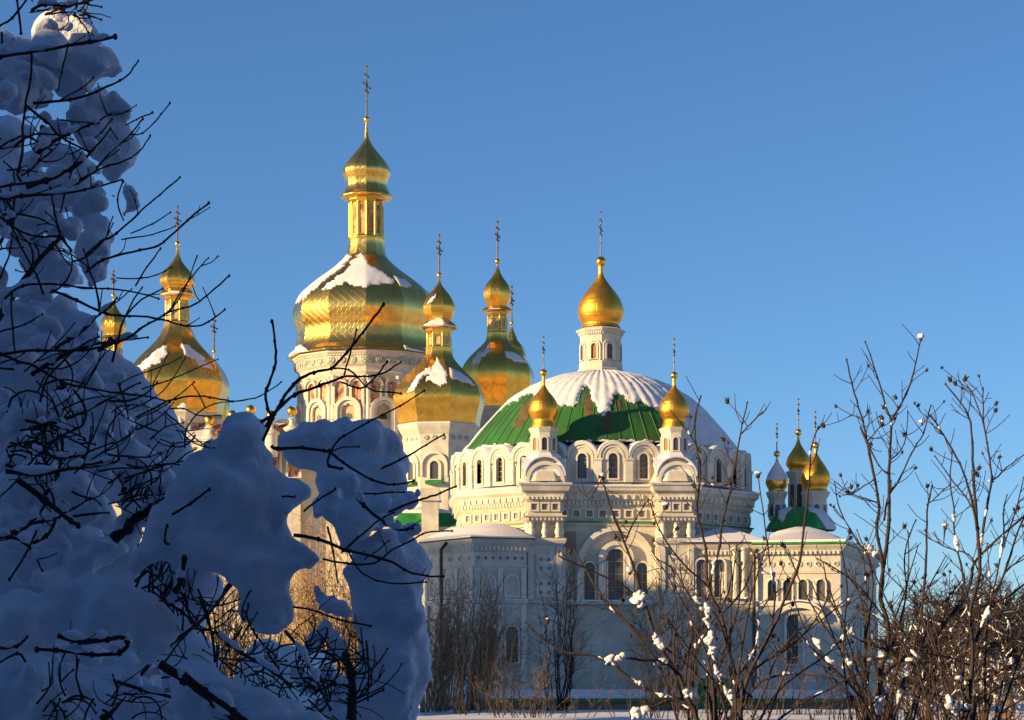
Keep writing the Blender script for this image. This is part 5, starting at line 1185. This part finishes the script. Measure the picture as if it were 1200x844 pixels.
# the great drape in the middle
Tt(8.6, [(275, 500, 14), (290, 497, 12), (302, 506, 13), (264, 512, 13), (252, 528, 18), (284, 520, 24), (272, 545, 32), (240, 560, 34), (296, 542, 22), (216, 585, 26), (200, 610, 26), (186, 632, 22), (172, 650, 18), (158, 662, 16), (245, 600, 42), (285, 590, 40), (315, 572, 24), (338, 574, 18), (352, 580, 15), (330, 592, 18), (305, 620, 34), (322, 645, 28), (346, 652, 14), (362, 656, 10), (270, 640, 40), (235, 632, 34), (210, 640, 28), (312, 680, 32), (318, 708, 26), (312, 728, 16), (296, 712, 16), (352, 662, 8), (290, 665, 30)], 23, .016)
Tt(8.7, [(278, 672, 9), (279, 690, 8), (284, 704, 7)], 24, .01)
Tt(8.9, [(240, 640, 26), (222, 670, 24), (205, 690, 20), (232, 700, 18), (190, 668, 18), (250, 690, 14)], 25)
Tt(8.0, [(228, 812, 32), (262, 820, 30), (300, 832, 30), (338, 844, 28), (366, 852, 24), (250, 860, 44), (380, 862, 20), (300, 870, 40), (245, 795, 16)], 26, .014)
Bb = lambda Y, l, s, v=.014: clump(bush, SB, Y, l, s, v)
Bb(8.8, [(342, 518, 14), (358, 508, 17), (380, 506, 19), (404, 508, 21), (430, 510, 22), (450, 522, 20), (460, 542, 18), (458, 560, 18), (400, 535, 34), (370, 528, 22), (430, 545, 32), (452, 578, 22), (428, 576, 24), (396, 560, 24), (352, 536, 14), (466, 575, 12)], 51)
Bb(8.5, [(395, 560, 13), (408, 566, 14), (388, 580, 12), (376, 592, 12), (392, 598, 18), (412, 604, 22), (436, 606, 18), (424, 620, 18), (404, 622, 14), (448, 596, 14), (372, 604, 8)], 52)
Bb(8.4, [(468, 592, 9), (480, 586, 8), (489, 578, 7), (460, 600, 8)], 53, .01)
Bb(8.3, [(452, 610, 13), (466, 614, 11), (478, 620, 10), (486, 618, 7), (472, 626, 9)], 54, .01)
Bb(8.6, [(412, 636, 12), (428, 648, 18), (452, 646, 24), (474, 648, 24), (492, 656, 16), (500, 664, 12), (480, 672, 22), (470, 690, 26), (430, 675, 22), (442, 690, 30), (450, 715, 36), (466, 735, 32), (462, 765, 38), (478, 782, 26), (455, 795, 38), (436, 830, 36), (474, 808, 24), (466, 835, 26), (430, 730, 22), (442, 760, 26), (410, 670, 10), (450, 860, 40), (482, 712, 14), (486, 750, 16)], 55, .016)
Bb(8.5, [(376, 700, 7), (386, 706, 9), (398, 712, 9), (406, 718, 7), (370, 690, 6)], 56, .01)
Bb(8.55, [(382, 736, 7), (372, 748, 7), (364, 758, 6)], 57, .01)
Bb(8.6, [(392, 745, 9), (398, 758, 10), (390, 768, 8), (404, 770, 6)], 58, .01)
Bb(8.7, [(300, 756, 8), (320, 770, 9), (350, 786, 12), (380, 792, 14), (400, 800, 12), (360, 800, 12), (300, 776, 8)], 59, .012)
Bb(8.8, [(400, 825, 18), (380, 838, 16), (415, 845, 22), (395, 860, 26)], 60)
TREE_POLY = [(0, 15), (110, 25), (145, 80), (140, 130), (158, 185), (120, 240), (125, 320), (95, 345), (118, 395), (225, 505), (235, 560), (170, 640), (60, 660), (200, 700), (220, 790), (300, 830), (0, 844)]
rp3 = random.Random(7); made = 0
while made < 78:
    a, b = rp3.uniform(0, 240), rp3.uniform(20, 840)
    if not inpoly(a, b, TREE_POLY): continue
    if 690 < b < 760 and a < 200: continue
    if b < 330 and rp3.random() < .45: continue
    made += 1
    dep = 8.75+rp3.random()*.45 if b < 560 else 8.9+rp3.random()*.3; R0 = rp3.uniform(5, 13); an = rp3.uniform(-.6, .5)
    bl = []
    for i in range(rp3.randint(3, 6)):
        t_ = (i-2)*R0*.8; bl.append((a+t_*math.cos(an), b-t_*math.sin(an)+abs(i-2)*R0*.15+rp3.gauss(0, 2), R0*rp3.uniform(.6, 1.1), dep))
    blob_snow(tree, TB, bl, made, .011)
# branches traced from the photograph
LB = [
 (8.6, 4.5, 4.5, [(-20, 71), (0, 67), (43, 60), (89, 52), (118, 47), (135, 43)]), (9.0, 9, 6, [(-20, 125), (0, 117), (14, 106), (28, 95)]),
 (8.7, 4, 2, [(39, 121), (82, 117), (107, 110), (131, 99), (149, 89), (162, 71)]), (8.8, 3, 4, [(37, 62), (36, 92), (30, 121), (27, 149), (26, 178), (22, 200)]),
 (8.7, 2, 2.6, [(67, 108), (72, 85), (80, 53)]), (8.7, 2.4, 2, [(71, 117), (96, 103), (110, 91)]), (9.0, 2, 2, [(153, 158), (167, 156), (185, 139), (199, 121)]), (9.1, 2, 2, [(147, 147), (160, 140), (179, 132)]),
 (8.8, 3, 2, [(71, 221), (103, 206), (121, 196), (142, 190), (163, 178), (176, 159)]), (8.8, 2, 2, [(80, 181), (92, 176), (114, 160), (131, 140)]), (8.8, 4, 2.5, [(30, 123), (53, 142), (71, 160), (96, 174), (107, 178)]), (8.8, 2, 2, [(69, 141), (92, 143), (115, 144)]),
 (8.7, 3.5, 2, [(100, 300), (117, 284), (131, 277), (153, 259), (171, 242), (192, 224), (211, 208)]), (8.6, 3.5, 2.4, [(100, 320), (120, 305), (156, 295), (185, 288), (199, 277), (227, 252), (245, 238)]), (8.7, 2, 1.5, [(153, 274), (178, 263), (200, 249)]),
 (8.7, 2, 1.5, [(142, 281), (178, 275), (206, 265)]), (8.7, 2, 2.5, [(145, 259), (137, 235), (144, 213)]), (8.8, 3, 2.5, [(85, 295), (71, 277), (64, 249), (59, 220)]), (8.8, 3, 3, [(0, 254), (21, 270), (43, 277), (71, 277)]),
 (8.9, 4, 3, [(-10, 222), (14, 217), (43, 213), (71, 204)]), (8.6, 3, 3, [(17, -5), (20, 0), (25, 39)]), (8.6, 3, 3, [(35, -6), (14, 21), (-5, 33)]), (8.6, 5, 3, [(37, 12), (53, 5), (75, 7), (103, 2), (110, -4)]),
 (8.8, 2.5, 2, [(71, 249), (75, 231), (85, 199), (94, 181)]), (8.9, 3, 2, [(2, 37), (3, 64)]), (8.8, 3, 2.4, [(-5, 175), (15, 164), (32, 160), (60, 176)]),
 (8.4, 4, 2, [(-10, 418), (0, 416), (33, 411), (80, 411), (113, 408), (146, 398), (163, 386), (181, 376), (199, 366), (229, 356), (246, 343), (269, 323)]),
 (8.5, 4, 2, [(60, 340), (90, 352), (119, 366), (139, 370), (166, 371), (192, 375), (212, 381), (237, 381), (264, 363)]), (8.5, 2.4, 1.6, [(182, 376), (199, 363), (212, 343), (226, 323), (244, 302)]), (8.5, 2, 1.6, [(195, 368), (206, 356), (219, 333), (231, 300)]),
 (8.6, 2, 1.6, [(136, 326), (166, 326), (189, 320), (201, 313)]), (8.6, 2.4, 1.8, [(159, 335), (172, 313), (188, 292)]), (8.7, 3.5, 2, [(5, 350), (27, 335), (66, 333), (106, 338), (146, 340), (186, 350)]),
 (8.3, 3, 1.6, [(159, 489), (186, 476), (199, 469), (232, 464), (258, 468), (279, 470), (305, 464), (330, 448)]), (8.6, 4, 2, [(-5, 412), (20, 423), (40, 429), (76, 449), (110, 456), (149, 462), (172, 464), (199, 471)]),
 (8.5, 2, 1.4, [(149, 481), (176, 469), (196, 453), (217, 419)]), (8.5, 2, 1.4, [(166, 456), (196, 446), (229, 433), (256, 421)]), (8.5, 2, 1.4, [(141, 456), (146, 446), (186, 431), (212, 419)]), (8.5, 2.4, 1.8, [(186, 506), (166, 499), (159, 492), (182, 482), (206, 466), (227, 448)]),
 (8.5, 2, 1.6, [(199, 479), (216, 479), (232, 487), (259, 487)]), (8.5, 2, 1.6, [(192, 482), (212, 499), (232, 516), (242, 524)]), (8.7, 2.5, 2, [(0, 389), (30, 380), (50, 368)]), (8.7, 2.5, 2.5, [(17, 413), (15, 386), (13, 360), (14, 345)]),
 (8.4, 3.5, 3, [(86, 457), (96, 470), (100, 482), (96, 499), (76, 509), (46, 532), (30, 548)]), (8.6, 2, 2, [(131, 506), (134, 492), (136, 479)]), (8.4, 5, 3, [(7, 545), (33, 552), (83, 550), (133, 542), (139, 535)]), (8.5, 2.5, 1.8, [(86, 555), (120, 530), (148, 512), (160, 500)]),
 (8.1, 5, 3, [(306, 495), (321, 485), (328, 474), (336, 460), (353, 443), (373, 435), (388, 432), (403, 417), (417, 400), (434, 378), (450, 357)]), (8.1, 4.5, 3, [(308, 517), (319, 490), (315, 483), (311, 463), (315, 450), (323, 425), (322, 400), (319, 377)]),
 (8.1, 5, 2, [(312, 500), (320, 486), (340, 466), (363, 456), (386, 448), (406, 441), (432, 441), (452, 436), (470, 424)]), (8.1, 2.6, 2, [(388, 432), (409, 433), (426, 450), (439, 458), (470, 461)]), (8.1, 2.6, 2, [(403, 440), (410, 415), (418, 387)]), (8.1, 2.6, 2.4, [(400, 448), (419, 455), (432, 450), (444, 437), (454, 424)]),
 (7.9, 4, 2, [(402, 549), (386, 546), (386, 533), (396, 516), (412, 506), (439, 491), (469, 476), (497, 458)]), (7.9, 5, 3.5, [(318, 523), (325, 526), (349, 525), (370, 527), (386, 529)]), (7.9, 3.5, 2.4, [(386, 529), (402, 542), (429, 559), (452, 567), (470, 567), (485, 564)]), (8.0, 2, 1.6, [(386, 531), (402, 524), (421, 524)]),
 (7.8, 3, 2, [(447, 549), (469, 539), (492, 526), (520, 509)]), (7.8, 3.5, 2.2, [(455, 600), (489, 587), (510, 580), (534, 570)]), (7.9, 2.5, 2, [(414, 577), (439, 579), (455, 577), (474, 577)]), (7.9, 5, 2.6, [(414, 577), (426, 592), (446, 609), (466, 621), (484, 619)]), (7.9, 3, 2.4, [(356, 599), (373, 586), (393, 573)]),
 (8.0, 3, 2, [(330, 582), (345, 582)]), (7.8, 5, 2.2, [(344, 627), (373, 632), (403, 644), (429, 650), (459, 659), (479, 670), (500, 675), (520, 675)]), (7.8, 3, 2, [(378, 655), (406, 660), (439, 660), (459, 645), (485, 632), (500, 624), (530, 622)]), (7.8, 3, 2, [(400, 648), (420, 630), (446, 609), (462, 600)]),
 (7.9, 3, 2, [(384, 617), (390, 646), (396, 682)]), (7.9, 5, 3, [(334, 739), (350, 759), (364, 785), (376, 808), (387, 831)]), (7.9, 3, 2.4, [(344, 711), (370, 716), (396, 726), (434, 734)]), (7.9, 2.6, 2.4, [(360, 771), (390, 773), (432, 772)]), (7.9, 2.6, 2, [(408, 646), (419, 666), (436, 678), (462, 684), (499, 682)]),
 (8.0, 2, 1.6, [(457, 632), (444, 644), (428, 655)]), (8.0, 2.4, 2, [(371, 738), (388, 760), (404, 779)]), (8.1, 3, 2, [(232, 690), (246, 730), (252, 775)]), (8.1, 5, 4, [(251, 740), (283, 765), (312, 782), (341, 803)]), (8.1, 3, 2, [(286, 715), (295, 736), (309, 756), (324, 770)]), (8.1, 2.6, 2, [(257, 771), (298, 775), (335, 775)]),
 (7.6, 9, 7, [(215, 790), (240, 811), (269, 831), (286, 844), (310, 862)]), (8.1, 3, 2.4, [(429, 750), (432, 785), (431, 820)]), (8.1, 3, 2.4, [(416, 824), (435, 816), (449, 808)]), (8.2, 14, 9, [(404, 880), (411, 844), (413, 799), (405, 770)]), (8.2, 6, 4, [(411, 805), (392, 801), (370, 812)]),
 (8.3, 8, 5, [(20, 562), (54, 587), (79, 608), (92, 616)]), (8.3, 7, 3, [(7, 552), (47, 556), (90, 547), (119, 542)]), (8.3, 4, 2, [(86, 605), (110, 602), (128, 601)]), (8.2, 3, 3, [(43, 621), (29, 652), (11, 679)]), (8.3, 3, 2, [(31, 549), (18, 565), (0, 583)]),
 (8.1, 7, 5, [(68, 745), (94, 752), (120, 750), (144, 747), (149, 758), (135, 766), (108, 767), (75, 763), (43, 761)]), (8.1, 5, 4, [(137, 799), (166, 808), (202, 817), (230, 821), (236, 815)]), (7.8, 13, 9, [(187, 778), (216, 796), (245, 817), (270, 839), (290, 860)]), (8.0, 3.5, 3, [(202, 603), (223, 590), (245, 574)]), (8.0, 3.5, 3, [(199, 638), (193, 634), (196, 616)]),
 (8.9, 16, 12, [(133, 632), (150, 616), (169, 601), (200, 585)]), (8.4, 4, 3, [(158, 682), (176, 666)]), (8.4, 10, 6, [(205, 695), (212, 678), (216, 655)]), (8.5, 4, 3, [(216, 695), (223, 724), (238, 742)]), (8.5, 4, 3, [(234, 699), (248, 742), (252, 774)]), (8.0, 4, 3, [(30, 776), (20, 766), (-6, 780)]), (8.0, 5, 3, [(0, 760), (20, 757), (32, 747)]),
 (9.35, 12, 6, [(-30, 560), (10, 530), (30, 500), (60, 470), (90, 430), (130, 400)]), (9.3, 10, 5, [(-20, 400), (20, 340), (50, 300), (90, 260)]), (9.4, 9, 5, [(-20, 300), (10, 240), (30, 200), (50, 150)]), (10.4, 24, 14, [(60, 1000), (60, 850), (70, 700), (50, 600), (20, 500), (-10, 420)]), (9.9, 12, 6, [(65, 720), (110, 660), (140, 625), (190, 590), (240, 560)]),
 (9.0, 12, 6, [(120, 844), (180, 770), (240, 720), (290, 660), (330, 620)])]
rnd = random.Random(99)
for (Y, r0, r1, ln) in LB:
    isb = min(a for a, b in ln) > 300
    par, bs = (bush, SB) if isb else (tree, TB)
    o, pts, rr = traced(par, bs, ln, Y, r0, r1, rnd, 'bark', dy=.08)
    if r0 > 4.2 and not (isb and ln[0][1] < 530) and rnd.random() < .7:
        for pi in range(rnd.randint(0, 4), len(pts)-4, rnd.randint(5, 9)):
            cap_on(par, pts[pi:pi+rnd.randint(3, 6)], rr[pi]*rnd.uniform(1.3, 2.6)+.004, rnd)
    tl = sum(math.hypot(ln[i+1][0]-ln[i][0], ln[i+1][1]-ln[i][1]) for i in range(len(ln)-1))
    if ln[0][0] < 330 and max(a for a, b in ln) < 320 or isb and ln[0][1] > 560:
        side_twigs(par, pts, rr, Y, rnd, int(tl/85), 40 if not isb else 26, 'bark', wid=1.5, up_=.7)
# limbs reaching out of the crown, each with its own snow
for i in range(15):
    a, b = rnd.uniform(-15, 70), rnd.uniform(110, 640); an = rnd.gauss(.25, .35); L = rnd.uniform(70, 150); ln = [(a, b)]; cu = rnd.gauss(.05, .12)
    for k_ in range(5):
        a += math.cos(an)*L/5; b -= math.sin(an)*L/5; an += cu+rnd.gauss(0, .13); ln.append((a, b))
    Yl = rnd.uniform(8.5, 8.75)
    o, pts, rr = traced(tree, TB, ln, Yl, rnd.uniform(4, 7), 2, rnd, 'bark', dy=.05)
    side_twigs(tree, pts, rr, Yl, rnd, 3, 46, 'bark', wid=1.9, up_=.8)
    for pi in range(rnd.randint(1, 4), len(pts)-5, rnd.randint(5, 8)):
        cap_on(tree, pts[pi:pi+rnd.randint(3, 5)], rr[pi]*rnd.uniform(1.4, 2.4)+.006, rnd)
# dense inner twig work of the dark hollows
def tangle(par, bs, px, py, w_, h_, Y, n, L, r, seed):
    rd = random.Random(seed); q = MB(); s_ = Y/FPX
    for _ in range(n):
        a, b = px+rd.uniform(-w_, w_)-L*.3, py+rd.uniform(-h_, h_)+L*.15; an = rd.gauss(.45, .75) if rd.random() < .75 else rd.uniform(-PI, PI); l = L*rd.uniform(.6, 1.9)
        cu = rd.gauss(0, .16); y = Y+rd.uniform(-.15, .1); pts = []
        for i in range(9):
            pts.append(P(a, b, y)-bs); a += math.cos(an)*l/8; b -= math.sin(an)*l/8; an += cu+rd.gauss(0, .12); y += rd.gauss(0, .01)
        rr = r*rd.uniform(.8, 1.5)
        q.tube(pts, [rr*s_*.5*(1-.06*i) for i in range(9)], 5); q.ball(pts[-1], rr*s_*.45, None, 5, 3, 1.3)
        if rd.random() < .6:
            k = rd.randint(3, 6); d = (pts[k+1]-pts[k]).normalized(); e = (d+Vector((rd.gauss(0, .5), 0, rd.gauss(.5, .5)))).normalized()*l*s_*.35
            q.tube([pts[k], pts[k]+e*.5+Vector((0, 0, .03*l*s_)), pts[k]+e], [rr*s_*.33, rr*s_*.3, rr*s_*.26], 4); q.ball(pts[k]+e, rr*s_*.4, None, 5, 3, 1.3)
    q.build('tangled_twigs', 'bark', par, True, None, kind='stuff')
tangle(tree, TB, 20, 215, 40, 60, 8.95, 18, 50, 2.2, 1)
tangle(tree, TB, 60, 300, 80, 60, 8.8, 14, 55, 2.2, 2)
tangle(tree, TB, 70, 440, 90, 50, 8.75, 22, 60, 2.3, 3)
tangle(tree, TB, 40, 515, 30, 28, 8.8, 30, 30, 2.6, 4)
tangle(tree, TB, 130, 545, 70, 25, 8.7, 22, 45, 2.2, 5)
tangle(tree, TB, 170, 575, 35, 15, 8.9, 50, 30, 2.2, 6)
tangle(tree, TB, 250, 745, 55, 50, 8.6, 32, 45, 2.0, 7)
tangle(tree, TB, 195, 690, 30, 30, 8.85, 30, 40, 2.4, 8)
tangle(bush, SB, 340, 780, 60, 40, 8.3, 50, 40, 2.0, 9)
tangle(bush, SB, 395, 800, 35, 35, 8.2, 30, 40, 2.2, 10)
tangle(tree, TB, 75, 5, 35, 10, 8.8, 24, 24, 2.2, 12)
tangle(tree, TB, 215, 500, 50, 20, 8.5, 8, 50, 1.8, 13)
tangle(tree, TB, 110, 820, 60, 20, 8.7, 26, 40, 2.4, 14)
